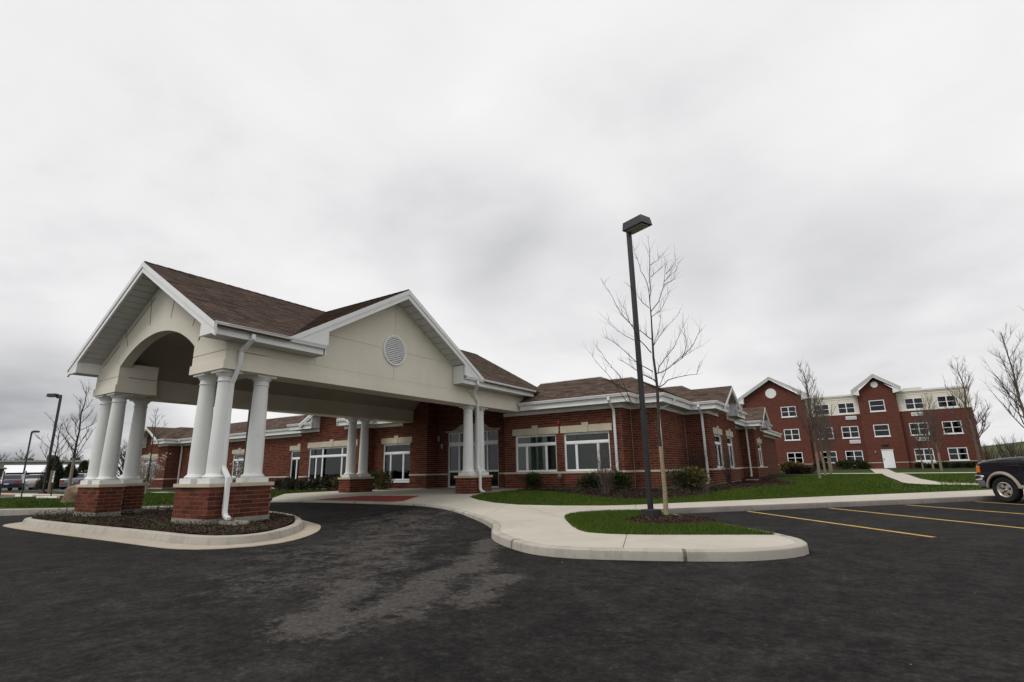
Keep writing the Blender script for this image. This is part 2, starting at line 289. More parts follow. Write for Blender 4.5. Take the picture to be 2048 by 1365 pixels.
# ------------------------------------------------------------------ helpers
def tag(o, label=None, cat=None, group=None, kind=None):
    if label: o['label'] = label
    if cat: o['category'] = cat
    if group: o['group'] = group
    if kind: o['kind'] = kind
    return o
def link(name, me, mat=None, parent=None, loc=None):
    o = bpy.data.objects.new(name, me); COL.objects.link(o)
    if mat and me is not None and not me.materials: me.materials.append(MATS[mat])
    if parent is not None:
        o.parent = parent
        if loc is None and parent.type == 'EMPTY' and parent.get('worldkids', 0): loc = -Vector(parent.location)
    if loc is not None: o.location = loc
    return o
WK = {}
def emp(name, loc, label, cat, group=None, rotz=0, world=True):
    o = bpy.data.objects.new(name, None); COL.objects.link(o); o.location = loc; o.rotation_euler = (0, 0, rotz)
    o.empty_display_size = .3; WK[o.name] = world
    return tag(o, label, cat, group)
class MB:
    def __init__(s): s.v = []; s.f = []
    def add(s, vs, fs):
        n = len(s.v); s.v += [tuple(v) for v in vs]; s.f += [tuple(i + n for i in f) for f in fs]; return s
    def box(s, x0, x1, y0, y1, z0, z1, m=None):
        vs = [(x0, y0, z0), (x1, y0, z0), (x1, y1, z0), (x0, y1, z0), (x0, y0, z1), (x1, y0, z1), (x1, y1, z1), (x0, y1, z1)]
        if m is not None: vs = [m @ Vector(v) for v in vs]
        return s.add(vs, [(0, 3, 2, 1), (4, 5, 6, 7), (0, 1, 5, 4), (1, 2, 6, 5), (2, 3, 7, 6), (3, 0, 4, 7)])
    def prism(s, poly, axis, a, b):      # extrude a 2-D polygon between two values of the given axis
        def P(p, t): return {'x': (t, p[0], p[1]), 'y': (p[0], t, p[1]), 'z': (p[0], p[1], t)}[axis]
        n = len(poly); vs = [P(p, a) for p in poly] + [P(p, b) for p in poly]
        fs = [tuple(range(n)), tuple(range(2 * n - 1, n - 1, -1))] + [(i, i + n, (i + 1) % n + n, (i + 1) % n) for i in range(n)]
        return s.add(vs, fs)
    def tube(s, pts, rad, n=6, cap=True):
        pts = [Vector(p) for p in pts]
        if isinstance(rad, (int, float)): rad = [rad] * len(pts)
        vs = []; up = Vector((0, 0, 1)); prev = None
        for i, p in enumerate(pts):
            t = (pts[min(i + 1, len(pts) - 1)] - pts[max(i - 1, 0)]).normalized()
            if prev is None:
                a = t.cross(up if abs(t.z) < .9 else Vector((1, 0, 0))).normalized()
            else:
                a = prev - t * prev.dot(t)
                a = a.normalized() if a.length > 1e-6 else t.orthogonal().normalized()
            prev = a; b = t.cross(a)
            for j in range(n):
                an = 2 * math.pi * j / n; vs.append(p + (a * math.cos(an) + b * math.sin(an)) * rad[i])
        fs = [(i * n + j, i * n + (j + 1) % n, (i + 1) * n + (j + 1) % n, (i + 1) * n + j) for i in range(len(pts) - 1) for j in range(n)]
        if cap: fs += [tuple(range(n - 1, -1, -1)), tuple(range((len(pts) - 1) * n, len(pts) * n))]
        return s.add(vs, fs)
    def lathe(s, prof, n=24, c=(0, 0, 0), m=None, caps=True):
        vs = []
        for r, z in prof:
            for j in range(n):
                a = 2 * math.pi * j / n; v = Vector((c[0] + r * math.cos(a), c[1] + r * math.sin(a), c[2] + z)); vs.append(m @ v if m is not None else v)
        k = len(prof)
        fs = [(i * n + j, i * n + (j + 1) % n, (i + 1) * n + (j + 1) % n, (i + 1) * n + j) for i in range(k - 1) for j in range(n)]
        if caps: fs += [tuple(range(n - 1, -1, -1)), tuple(range((k - 1) * n, k * n))]
        return s.add(vs, fs)
    def sweep(s, path, prof, closed=True):   # profile (outward, z) carried along a plan path with mitred corners; outward is to the right
        path = [Vector((p[0], p[1])) for p in path]; n = len(path); mit = []
        for i in range(n):
            d0 = (path[i] - path[i - 1]).normalized() if i else None
            d1 = (path[i + 1] - path[i]).normalized() if i < n - 1 else None
            n0 = Vector((d0.y, -d0.x)) if d0 else None; n1 = Vector((d1.y, -d1.x)) if d1 else None
            if n0 is None: mit.append(n1)
            elif n1 is None: mit.append(n0)
            else:
                b = (n0 + n1); b = b / max(b.length_squared, .2) * 2; mit.append(b)
        m = len(prof); vs = []
        for i in range(n):
            for d, z in prof:
                q = path[i] + mit[i] * d; vs.append((q.x, q.y, z))
        rng = m if closed else m - 1
        fs = [(i * m + j, i * m + (j + 1) % m, (i + 1) * m + (j + 1) % m, (i + 1) * m + j) for i in range(n - 1) for j in range(rng)]
        if closed: fs += [tuple(range(m - 1, -1, -1)), tuple(range((n - 1) * m, n * m))]
        return s.add(vs, fs)
    def rsweep(s, pts, side, w, h):          # rectangular pipe along a 3-D polyline
        pts = [Vector(p) for p in pts]; side = Vector(side).normalized(); vs = []
        for i, p in enumerate(pts):
            a = (pts[i] - pts[i - 1]).normalized() if i else None; b = (pts[i + 1] - pts[i]).normalized() if i < len(pts) - 1 else None
            t = ((a or b) + (b or a)).normalized(); o = t.cross(side).normalized()
            k = 1.0 if (a is None or b is None) else 1 / max(.5, math.sqrt((1 + a.dot(b)) / 2))
            for x, y in ((-.5, -.5), (.5, -.5), (.5, .5), (-.5, .5)): vs.append(p + side * w * x + o * h * y * k)
        fs = [(i * 4 + j, i * 4 + (j + 1) % 4, (i + 1) * 4 + (j + 1) % 4, (i + 1) * 4 + j) for i in range(len(pts) - 1) for j in range(4)]
        fs += [(3, 2, 1, 0), tuple(range(len(vs) - 4, len(vs)))]
        return s.add(vs, fs)
    def build(s, name, mat, parent=None, loc=None, smooth=False, bevel=0, fix=True):
        me = bpy.data.meshes.new(name); me.from_pydata(s.v, [], s.f); me.update()
        if fix or bevel:
            bm = bmesh.new(); bm.from_mesh(me)
            if fix: bmesh.ops.recalc_face_normals(bm, faces=bm.faces)
            if bevel:
                ed = [e for e in bm.edges if len(e.link_faces) == 2 and e.calc_face_angle(0) > .5]
                bmesh.ops.bevel(bm, geom=ed, offset=bevel, segments=2, affect='EDGES', profile=.5)
            bm.to_mesh(me); bm.free()
        if smooth:
            me.polygons.foreach_set('use_smooth', [True] * len(me.polygons))
            try: me.set_sharp_from_angle(angle=R_(38))
            except Exception: pass
        if loc is None and parent is not None and WK.get(parent.name): loc = -Vector(parent.location)
        return link(name, me, mat, parent, loc)
def mesh_part(name, me, mat, parent, loc):       # an object that shares its mesh data
    o = bpy.data.objects.new(name, me); COL.objects.link(o); o.parent = parent; o.location = loc
    return o

class Wall:                       # frame of a wall: u runs to the right seen from outside, n points out
    def __init__(s, p, q):
        s.o = Vector((p[0], p[1], 0)); d = Vector((q[0] - p[0], q[1] - p[1], 0)); s.L = d.length; s.u = d.normalized(); s.n = Vector((s.u.y, -s.u.x, 0))
        s.m = Matrix(((s.u.x, s.n.x, 0, s.o.x), (s.u.y, s.n.y, 0, s.o.y), (0, 0, 1, 0), (0, 0, 0, 1)))
    def P(s, u, z, d=0): return s.o + s.u * u + s.n * d + Vector((0, 0, z))
    def box(s, mb, u0, u1, z0, z1, d0, d1): return mb.box(u0, u1, d0, d1, z0, z1, s.m)
    def prism(s, mb, poly, d0, d1):
        n = len(poly); vs = [s.P(p[0], p[1], d0) for p in poly] + [s.P(p[0], p[1], d1) for p in poly]
        return mb.add(vs, [tuple(range(n)), tuple(range(2 * n - 1, n - 1, -1))] + [(i, i + n, (i + 1) % n + n, (i + 1) % n) for i in range(n)])

def clip(poly, conv):             # Sutherland-Hodgman against a convex counter-clockwise polygon
    out = poly
    for i in range(len(conv)):
        a, b = conv[i], conv[(i + 1) % len(conv)]; ex, ey = b[0] - a[0], b[1] - a[1]
        inp, out = out, []
        for j in range(len(inp)):
            p, q = inp[j], inp[(j + 1) % len(inp)]
            sp_ = ex * (p[1] - a[1]) - ey * (p[0] - a[0]); sq = ex * (q[1] - a[1]) - ey * (q[0] - a[0])
            if sp_ >= 0: out.append(p)
            if (sp_ >= 0) != (sq >= 0):
                t = sp_ / (sp_ - sq); out.append((p[0] + (q[0] - p[0]) * t, p[1] + (q[1] - p[1]) * t))
        if len(out) < 3: return []
    return out
def area(p): return .5 * sum(p[i][0] * p[(i + 1) % len(p)][1] - p[(i + 1) % len(p)][0] * p[i][1] for i in range(len(p)))

# ---- bricks: real pieces standing 8 mm proud of the mortar bed
BW, BH, JT, BD = .305, .1016, .0135, .008
def brick_rects(L, z0, z1, holes=(), shape=None, zbase=None):
    zb = z0 if zbase is None else zbase; k0 = int(math.floor((z0 - zb) / BH + .01)); out = []; kk = k0
    while zb + kk * BH < z1 - .02:
        a, b = zb + kk * BH, zb + (kk + 1) * BH - JT
        a, b = max(a, z0), min(b, z1)
        if b - a > .02:
            cuts = sorted([(h[0], h[1]) for h in holes if h[2] < b - .02 and h[3] > a + .02])
            spans = []; x = 0.0
            for c0, c1 in cuts:
                if c0 > x: spans.append((x, c0))
                x = max(x, c1)
            if x < L: spans.append((x, L))
            off = 0 if kk % 2 == 0 else -BW / 2
            j = 0
            for s0, s1 in spans:
                i0 = int(math.floor((s0 - off) / BW)); x = off + i0 * BW
                while x < s1:
                    p, q = max(x, s0), min(x + BW - JT, s1)
                    if q - p > .03: out.append((p, q, a, b))
                    x += BW
        kk += 1
    if shape:
        res = []
        for p, q, a, b in out:
            c = clip([(p, a), (q, a), (q, b), (p, b)], shape)
            if c and area(c) > .0012: res.append(c)
        return res
    return [[(p, a), (q, a), (q, b), (p, b)] for p, q, a, b in out]
def brick_mesh(mb, w, polys, d=BD):
    for c in polys:
        n = len(c); jt = random.uniform(-.0015, .002)
        vs = [w.P(p[0], p[1], d + jt) for p in c] + [w.P(p[0], p[1], -.001) for p in c]
        mb.add(vs, [tuple(range(n - 1, -1, -1))] + [(i, (i + 1) % n, (i + 1) % n + n, i + n) for i in range(n)])
UNIT = {}
def unit_box():
    if 'b' not in UNIT:
        me = bpy.data.meshes.new('brick'); mb = MB().box(-.5, .5, -.5, .5, -.5, .5)
        me.from_pydata(mb.v, [], mb.f); me.materials.append(MATS['brick']); UNIT['b'] = me
    return UNIT['b']
def brick_objects(parent, w, polys):
    me = unit_box(); rz = math.atan2(w.u.y, w.u.x)
    for c in polys:
        xs = [p[0] for p in c]; zs = [p[1] for p in c]
        u0, u1, a, b = min(xs), max(xs), min(zs), max(zs); jt = random.uniform(-.0015, .002)
        o = mesh_part('brick', me, None, parent, w.P((u0 + u1) / 2, (a + b) / 2, BD / 2 + jt - .003))
        o.scale = (u1 - u0, BD + .008, b - a); o.rotation_euler = (random.uniform(-.004, .004), 0, rz)

# ---- shingles: each one a lapped piece on the slope
SW, SE = .34, .142
def shingle_polys(conv, vmax, vmin=0.0):
    us = [p[0] for p in conv]; u0, u1 = min(us), max(us); out = []; kx = 0; v = vmin
    while v < vmax:
        x = u0 - random.random() * SW
        while x < u1:
            wv = SW * random.choice((.55, .8, 1.0, 1.0, 1.15))
            c = clip([(x, v), (x + wv - .006, v), (x + wv - .006, v + SE), (x, v + SE)], conv)
            if c and abs(area(c)) > .003: out.append((c, v, abs(area(c)) > .92 * wv * SE - .003))
            x += wv
        v += SE
    return out
class Slope:
    def __init__(s, pts):         # pts: plan+height polygon; first edge is the eave, walked so that up-slope is to the left
        P = [Vector(p) for p in pts]; s.o = P[0]; s.u = (P[1] - P[0]).normalized()
        nrm = None
        for q in P[2:]:
            c = s.u.cross(q - P[0])
            if c.length > 1e-4: nrm = c.normalized(); break
        if nrm.z < 0: nrm = -nrm
        s.n = nrm; s.v = s.n.cross(s.u).normalized()
        s.conv = [((p - s.o).dot(s.u), (p - s.o).dot(s.v)) for p in P]
        if area(s.conv) < 0: s.conv = s.conv[::-1]
        s.pts = P
    def P(s, u, v, d): return s.o + s.u * u + s.v * v + s.n * d
def shingle_roof(roof, slopes, keep=0, near=(0, 0, 1.26), face=True):
    allp = []
    for sl in slopes:
        for c, v, full in shingle_polys(sl.conv, max(p[1] for p in sl.conv), -.015): allp.append((sl, c, v, full))
    if keep:
        allp.sort(key=lambda t: (0 if t[3] else 1, (t[0].P(t[1][0][0], t[1][0][1], 0) - Vector(near)).length))
    mb = MB(); kids = allp[:keep]; rest = allp[keep:]; nearv = Vector(near)
    cache = {}
    for sl, c, v, full in rest:
        n = len(c); j = random.uniform(0, .006)
        h = lambda q: .017 + j - .013 * min(1, max(0, (q[1] - v) / SE))
        vs = [sl.P(q[0], q[1], h(q)) for q in c] + [sl.P(q[0], q[1], -.002) for q in c]
        mb.add(vs, [tuple(range(n))] + [(i + n, (i + 1) % n + n, (i + 1) % n, i) for i in range(n)])
    if mb.v: tag(mb.build('shingle_field', 'shingle', roof, fix=False), kind='stuff')
    for sl, c, v, full in kids:
        us = [q[0] for q in c]; wv = round(max(us) - min(us), 2)
        key = (wv, id(sl))
        if key not in cache:
            m2 = MB(); vs = [sl.u * a + sl.v * b + sl.n * d for a, b, d in ((0, 0, .019), (wv, 0, .019), (wv, SE, .005), (0, SE, .005), (0, 0, -.002), (wv, 0, -.002), (wv, SE, -.002), (0, SE, -.002))]
            m2.add(vs, [(0, 1, 2, 3), (4, 5, 1, 0), (5, 6, 2, 1), (7, 4, 0, 3), (6, 7, 3, 2)])
            me = bpy.data.meshes.new('shingle'); me.from_pydata(m2.v, [], m2.f); me.materials.append(MATS['shingle']); cache[key] = me
        mesh_part('shingle', cache[key], None, roof, sl.P(min(us), v, random.uniform(0, .005)))
def deck(mb, sl, t=.12):
    n = len(sl.pts); vs = list(sl.pts) + [p - Vector((0, 0, t)) for p in sl.pts]
    vs[:n] = [p - sl.n * .003 for p in vs[:n]]
    mb.add(vs, [tuple(range(n)), tuple(range(2 * n - 1, n - 1, -1))] + [(i, (i + 1) % n, (i + 1) % n + n, i + n) for i in range(n)])

# ------------------------------------------------------------------ lie of the land
def ss(a, b, v):
    t = min(1, max(0, (v - a) / (b - a))); return t * t * (3 - 2 * t)
def T(x, y):          # lawns and walks
    d = (x + 3.2) * -.712 + (y - 17.08) * .702
    a = .14 + .28 * ss(1.8, 6, d) + .24 * ss(10, 55, d); b = .14 + .28 * ss(10, 16, y)
    w = ss(-6, -12, x); t = a * (1 - w) + b * w; w2 = ss(-22, -32, x)
    return t * (1 - w2) + .34 * w2
def RD(x, y):         # road surface
    return .235 * ss(8.5, 13.5, y) * ss(-6, -12, x)
def sheet(name, poly, zf, mat, step=1.0, dz=0.0, parent=None, bm_in=None, thick=0, noise=0):
    bm = bm_in or poly_bm(poly)
    xs = [v.co.x for v in bm.verts]; ys = [v.co.y for v in bm.verts]
    if step:
        for ax, lo, hi in ((0, min(xs), max(xs)), (1, min(ys), max(ys))):
            n = int((hi - lo) / step)
            if n > 120: n = 120
            for i in range(1, n + 1):
                co = [0, 0, 0]; co[ax] = lo + (hi - lo) * i / (n + 1); no = [0, 0, 0]; no[ax] = 1
                bmesh.ops.bisect_plane(bm, geom=bm.verts[:] + bm.edges[:] + bm.faces[:], plane_co=co, plane_no=no)
    bmesh.ops.triangulate(bm, faces=[f for f in bm.faces if len(f.verts) > 4])
    for v in bm.verts: v.co.z = zf(v.co.x, v.co.y) + dz + (random.uniform(-noise, noise) if noise else 0)
    bmesh.ops.recalc_face_normals(bm, faces=bm.faces)
    if bm.faces and sum(f.normal.z for f in bm.faces) < 0: bmesh.ops.reverse_faces(bm, faces=bm.faces)
    if thick:
        r = bmesh.ops.extrude_face_region(bm, geom=bm.faces[:])
        for g in r['geom']:
            if isinstance(g, bmesh.types.BMVert): g.co.z += thick
        low = thick
        for v in bm.verts: v.co.z -= thick
        bmesh.ops.recalc_face_normals(bm, faces=bm.faces)
    me = bpy.data.meshes.new(name); bm.to_mesh(me); bm.free()
    me.polygons.foreach_set('use_smooth', [not thick] * len(me.polygons))
    return link(name, me, mat, parent)
def poly_bm(poly):
    bm = bmesh.new(); vs = [bm.verts.new((p[0], p[1], 0)) for p in poly]
    es = [bm.edges.new((vs[i], vs[(i + 1) % len(vs)])) for i in range(len(vs))]
    bmesh.ops.triangle_fill(bm, use_beauty=True, use_dissolve=False, edges=es)
    return bm
def split(bm, p, q, gap):     # cut a flat sheet along a line, leaving a joint
    d = Vector((q[0] - p[0], q[1] - p[1], 0)).normalized(); n = Vector((d.y, -d.x, 0)); out = []
    for sgn in (1, -1):
        b = bm.copy(); bmesh.ops.bisect_plane(b, geom=b.verts[:] + b.edges[:] + b.faces[:], plane_co=Vector((p[0], p[1], 0)) + n * gap * sgn, plane_no=n * sgn, clear_inner=True)
        if b.faces and sum(f.calc_area() for f in b.faces) > .05: out.append(b)
        else: b.free()
    bm.free(); return out
def smooth_path(pts, per=4, closed=False):
    out = []; n = len(pts)
    for i in range(n if closed else n - 1):
        p0, p1, p2, p3 = (pts[(i + k) % n] if closed else pts[min(max(i + k, 0), n - 1)] for k in (-1, 0, 1, 2))
        for j in range(per):
            t = j / per
            out.append(tuple(.5 * (2 * p1[a] + (p2[a] - p0[a]) * t + (2 * p0[a] - 5 * p1[a] + 4 * p2[a] - p3[a]) * t * t + (3 * p1[a] - p0[a] - 3 * p2[a] + p3[a]) * t ** 3) for a in (0, 1)))
    if not closed: out.append(tuple(pts[-1]))
    return out
def offset(path, d):              # to the right of travel
    out = []; n = len(path)
    for i in range(n):
        a = Vector(path[max(i - 1, 0)]); b = Vector(path[min(i + 1, n - 1)]); t = (b - a).normalized(); out.append((path[i][0] + t.y * d, path[i][1] - t.x * d))
    return out
def path_len(p): return [0] + [sum(math.dist(p[j], p[j + 1]) for j in range(i)) for i in range(1, len(p))]
def kerb_run(parent, path, prof, mat, seg=3.0, name='kerb_stone', gap=.006, fill=False):   # kerb cast in lengths; prof(x,y) -> [(offset right, z)]
    cum = path_len(path); tot = cum[-1]; ns = max(1, round(tot / seg))
    def at(t):
        for i in range(len(path) - 1):
            if cum[i + 1] >= t or i == len(path) - 2:
                f = (t - cum[i]) / max(1e-6, cum[i + 1] - cum[i]); a, b = Vector(path[i]), Vector(path[i + 1])
                return a + (b - a) * f
    def tan(t):
        d = at(min(tot, t + .08)) - at(max(0, t - .08)); return d.normalized()
    for s in range(ns):
        t0, t1 = tot * s / ns + gap, tot * (s + 1) / ns - gap; mb = MB(); m = max(2, int((t1 - t0) / .22)); vs = []; k = 0
        for i in range(m + 1):
            t = t0 + (t1 - t0) * i / m; p = at(t); d = tan(t); nx, ny = d.y, -d.x; pr = prof(p.x, p.y); k = len(pr)
            for o, z in pr: vs.append((p.x + nx * o, p.y + ny * o, z))
        fs = [(i * k + j, i * k + (j + 1) % k, (i + 1) * k + (j + 1) % k, (i + 1) * k + j) for i in range(m) for j in range(k)] + [tuple(range(k - 1, -1, -1)), tuple(range(m * k, m * k + k))]
        mb.add(vs, fs).build(name, mat, parent, loc=(0, 0, 0), smooth=True)
        if fill and s:
            p = at(t0 - gap); d = tan(t0 - gap); pr = prof(p.x, p.y); vs = [(p.x + d.y * o + d.x * e * .024, p.y - d.x * o + d.y * e * .024, z + (.0015 if z > pr[0][1] + .01 else 0)) for e in (-1, 1) for o, z in [(a - .0025 if a < .05 else a, b) for a, b in pr]]
            MB().add(vs, [(j, (j + 1) % k, (j + 1) % k + k, j + k) for j in range(k)] + [tuple(range(k - 1, -1, -1)), tuple(range(k, 2 * k))]).build('joint_seal', 'stain', parent, loc=(0, 0, 0))
def structure(o): o['kind'] = 'structure'; return o

# ------------------------------------------------------------------ ground
def GZ(x, y):
    if -70 < x < 45 and -40 < y < 90: return min(T(x, y), RD(x, y)) - .12
    return .22
gpts = []
xs = [-3000, -900, -300, -120, -72] + [-66 + 4 * i for i in range(28)] + [48, 100, 300, 900, 3000]; ys = [-1500, -300, -60, -42] + [-38 + 4 * i for i in range(33)] + [96, 140, 300, 900, 3000]
mb = MB(); nx = len(xs)
mb.add([(x, y, GZ(x, y)) for y in ys for x in xs], [(j * nx + i, j * nx + i + 1, (j + 1) * nx + i + 1, (j + 1) * nx + i) for j in range(len(ys) - 1) for i in range(nx - 1)])
structure(mb.build('ground', 'far_grass', smooth=True))
RP = [(-48, -30), (45, -30), (45, 66), (30, 60), (6, 30), (-4.2, 17.4), (-9, 15), (-24, 15), (-38, 8)]
def inside(p, poly):
    c = False
    for i in range(len(poly)):
        a, b = poly[i], poly[i - 1]
        if (a[1] > p[1]) != (b[1] > p[1]) and p[0] < (b[0] - a[0]) * (p[1] - a[1]) / (b[1] - a[1]) + a[0]: c = not c
    return c
rxs = [-48, -44, -40, -36, -33] + [-31 + .4 * i for i in range(66)] + [-4.2 + 1.2 * i for i in range(14)] + [14, 18, 22, 27, 33, 39, 45]
rys = [-30, -20, -12, -6, 0, 3] + [5 + .3 * i for i in range(35)] + [16 + 1.2 * i for i in range(14)] + [34, 38, 44, 50, 58, 66]
mb = MB(); nx = len(rxs)
mb.add([(x, y, RD(x, y)) for y in rys for x in rxs], [(j * nx + i, j * nx + i + 1, (j + 1) * nx + i + 1, (j + 1) * nx + i) for j in range(len(rys) - 1) for i in range(nx - 1) if inside(((rxs[i] + rxs[i + 1]) / 2, (rys[j] + rys[j + 1]) / 2), RP)])
structure(mb.build('road', 'asphalt', smooth=True, fix=False))

KS = [(-4.95, 14.75), (-4.37, 13.92), (-3.27, 12.5), (-2.46, 11.52), (-1.79, 10.78), (-1.28, 10.17), (-.97, 9.62), (-.88, 9.1), (-1.08, 8.62), (-1.5, 8.15), (-2.1, 7.82), (-2.84, 7.54), (-3.5, 7.34), (-4.05, 7.28), (-4.5, 7.38), (-4.95, 7.62), (-5.45, 7.98), (-5.95, 8.42), (-6.35, 8.9), (-6.68, 9.42), (-7.2, 10.08), (-8.0, 10.85), (-8.9, 11.52), (-9.9, 12.15), (-11.0, 12.58), (-12.4, 12.93), (-13.6, 13.06), (-15.3, 13.12), (-17.1, 13.15), (-18.7, 13.05), (-19.9, 12.8), (-21.4, 12.15), (-23.1, 10.85), (-25.0, 8.75), (-26.7, 6.8), (-29, 4.3), (-33, 0), (-38, -5)]
KSs = smooth_path(KS, 5)
kin = offset(KSs, .165)           # joint line between kerb and slab
# walk: path of its edges
LAWN_I = [(-6.02, 11.43), (-6.34, 12.1), (-6.46, 12.86), (-6.05, 13.68), (-5.3, 14.15), (-4.86, 14.18), (-4.33, 13.52), (-3.3, 12.18), (-2.3, 11.1), (-1.85, 10.58), (-1.45, 10.17), (-1.96, 9.86), (-3.41, 9.24), (-4.21, 9.15), (-4.62, 9.38), (-5.24, 10.2)]
FAR = [(-11.65, 15.0), (-10.7, 14.28), (-9.85, 13.98), (-8.99, 14.02), (-7.95, 14.62), (-6.83, 15.68), (-5.79, 16.98), (-4.99, 18.0), (-3.76, 19.4), (-2.47, 20.95), (-1.3, 22.3), (0, 23.72), (1.52, 25.35), (3.55, 27.6), (9, 33.4), (16, 41)]
PK = [(-4.95, 14.75), (-4.6, 15.28), (-3.66, 16.22), (-3.15, 16.78), (-1.2, 18.75), (0, 20.0), (1.23, 21.3), (2.62, 22.85), (6, 26.4), (12, 32.8), (18, 39.2)]
i_end = min(range(len(kin)), key=lambda i: math.dist(kin[i], (-19.9, 12.95)))
j_tip = min(range(len(kin)), key=lambda i: math.dist(kin[i], (-1.42, 10.12)))
pkin = offset(PK[::-1], .155)[::-1]
walk_poly = kin[j_tip:i_end + 1] + [(-20.9, 13.6), (-22.6, 15.3), (-22.6, 20.6), (-19.3, 20.6), (-19.3, 21.9), (-14, 21.9), (-14, 20.6), (-12.9, 20.6), (-12.4, 19.9), (-12.5, 17.6)] + FAR + pkin[::-1][:-1] + [(-5.1, 14.62)] + LAWN_I[4::-1] + LAWN_I[15:10:-1]
structure(sheet('pavement', walk_poly, T, 'joint', 1.2, dz=-.014))
walk_o = bpy.data.objects['pavement']
A, = [poly_bm(walk_poly)]
regs = split(A, (-3.66, 9.2), (-3.0, 7.3), .006)
slabs = []
for b in regs:
    cxm = sum(f.calc_center_median().x * f.calc_area() for f in b.faces) / sum(f.calc_area() for f in b.faces)
    cur = [b]
    if cxm < -5: lines = [((-6.02, 11.4), (-8.6, 13.9)), ((-9.4, 14.1), (-8.2, 11.0)), ((-11.6, 15.0), (-11.0, 12.5)), ((-12.4, 15.2), (-23, 15.2)), ((-14.2, 12), (-14.2, 22)), ((-16.6, 12), (-16.6, 22)), ((-19, 12), (-19, 22)), ((-12, 18.1), (-23, 18.1))]
    else: lines = [((-5.75 + i * 1.1, 15.2 + i * 1.13), (-5.75 + i * 1.1 - .71, 15.2 + i * 1.13 + .70)) for i in range(0, 22)]
    for p, q in lines:
        nxt = []
        for s in cur: nxt += split(s, p, q, .005)
        cur = nxt
    slabs += cur
for s in slabs: sheet('slab', None, T, 'walk_concrete', .9, bm_in=s, parent=walk_o, thick=.02)
# kerb along the drive and the island nose
kr = structure(link('kerb', None)); kr.empty_display_size = .2
kfade = lambda x, y: RD(x, y) + max(.02, .135 - .10 * ss(-7.5, -11.5, x) * ss(11.2, 12.4, y))
def kprof(x, y):
    zb = RD(x, y) - .06; zt = max(T(x, y), RD(x, y) + .02)
    j = .004 * math.sin(x * 7.3 + y * 5.1) + .003 * math.sin(x * 17 - y * 13); return [(0, zb), (0.002 + j, zt - .05), (.008 + j, zt - .020), (.028 + j, zt - .003), (.05, zt + .002), (.158, zt + .002), (.158, zb)]
i0 = min(range(len(KSs)), key=lambda i: math.dist(KSs[i], (-4.7, 14.4)))
kerb_run(kr, KSs, kprof, 'kerb_concrete', 3.0, fill=True)
k2 = structure(link('parking_kerb', None))
kerb_run(k2, PK[::-1], lambda x, y: [(0, RD(x, y) - .06), (.004, T(x, y) - .03), (.03, T(x, y) + .002), (.148, T(x, y) + .002), (.148, RD(x, y) - .06)], 'grey_kerb', 3.0)
# painted stall lines
for a, b in (((-3.0, 16.72), (.80, 11.97)), ((-1.1, 18.62), (2.75, 13.6)), ((.85, 20.6), (4.7, 15.6)), ((2.75, 22.75), (6.5, 17.6)), ((4.7, 24.9), (8.4, 19.8))):
    d = Vector((b[0] - a[0], b[1] - a[1]))  .normalized() * .06; n = (d.y, -d.x)
    structure(sheet('stall_line', [(a[0] + n[0], a[1] + n[1]), (b[0] + n[0], b[1] + n[1]), (b[0] - n[0], b[1] - n[1]), (a[0] - n[0], a[1] - n[1])], RD, 'yellow_paint', 1.0, dz=.004))
structure(sheet('tactile_ramp', [(-17.9, 13.35), (-16.9, 14.85), (-14.0, 15.05), (-13.3, 13.55), (-13.7, 13.28), (-15.3, 13.32), (-17.1, 13.35)], T, 'detectable_red', .7, dz=.006))

# lawns
lawn_i = smooth_path(LAWN_I[:6], 4)[:-1] + LAWN_I[5:11] + smooth_path(LAWN_I[11:] + LAWN_I[:1], 4)[:-1]
structure(sheet('island_lawn', lawn_i, T, 'lawn', .5, dz=.004))
LAWN_R = FAR + [(40, 66), (60, 90), (60, 140), (-30, 140), (-30, 62), (-14, 40), (-13.2, 20.7), (-12.9, 20.6), (-12.4, 19.9), (-12.5, 17.6)]
structure(sheet('front_lawn', LAWN_R, T, 'lawn', 1.5, dz=-.003))
lk = [p for p in kin if p[0] < -20.0]
LAWN_L = lk + [(-44, -12), (-130, -12), (-130, 60), (-30, 60), (-22.7, 21), (-22.7, 15.4), (-21.0, 13.7)]
structure(sheet('side_lawn', LAWN_L, T, 'lawn', 2.0, dz=-.004))

# ------------------------------------------------------------------ planted kerbed island under the canopy
IS_IN = [(-21.3, 5.95), (-20.3, 5.75), (-17.6, 5.66), (-15, 5.66), (-12.55, 5.66), (-11.0, 5.62), (-10.4, 5.75), (-10.12, 6.05), (-10.12, 6.45), (-10.6, 7.2), (-11.3, 7.95), (-12.2, 8.62), (-13.4, 9.3), (-15, 9.75), (-17, 9.95), (-19, 9.9), (-20.6, 9.3), (-21.5, 8.3), (-21.8, 7.1)]
isl = smooth_path(IS_IN, 6, True)
for _ in range(14): isl = [tuple((isl[i - 1][a] + 2 * isl[i][a] + isl[(i + 1) % len(isl)][a]) / 4 for a in (0, 1)) for i in range(len(isl))]
bed = structure(sheet('planting_bed', isl, lambda x, y: .15 + .05 * math.sin(x * 2.1) * math.sin(y * 2.7) * .5 + .03, 'mulch', .4, noise=.012))
ik = structure(link('island_kerb', None)); ig = structure(link('gutter_pan', None))
loop = isl + [isl[0]]
kerb_run(ik, loop, lambda x, y: [(0, RD(x, y) - .05), (0, RD(x, y) + .165), (.02, RD(x, y) + .172), (.12, RD(x, y) + .172), (.16, RD(x, y) + .15), (.20, RD(x, y) + .04), (.205, RD(x, y) - .05)], 'kerb_concrete', 3.0)
kerb_run(ig, loop, lambda x, y: [(.206, RD(x, y) - .04), (.206, RD(x, y) + .022), (.60, RD(x, y) + .009), (.60, RD(x, y) - .04)], 'gutter_concrete', 3.0, 'gutter_slab')

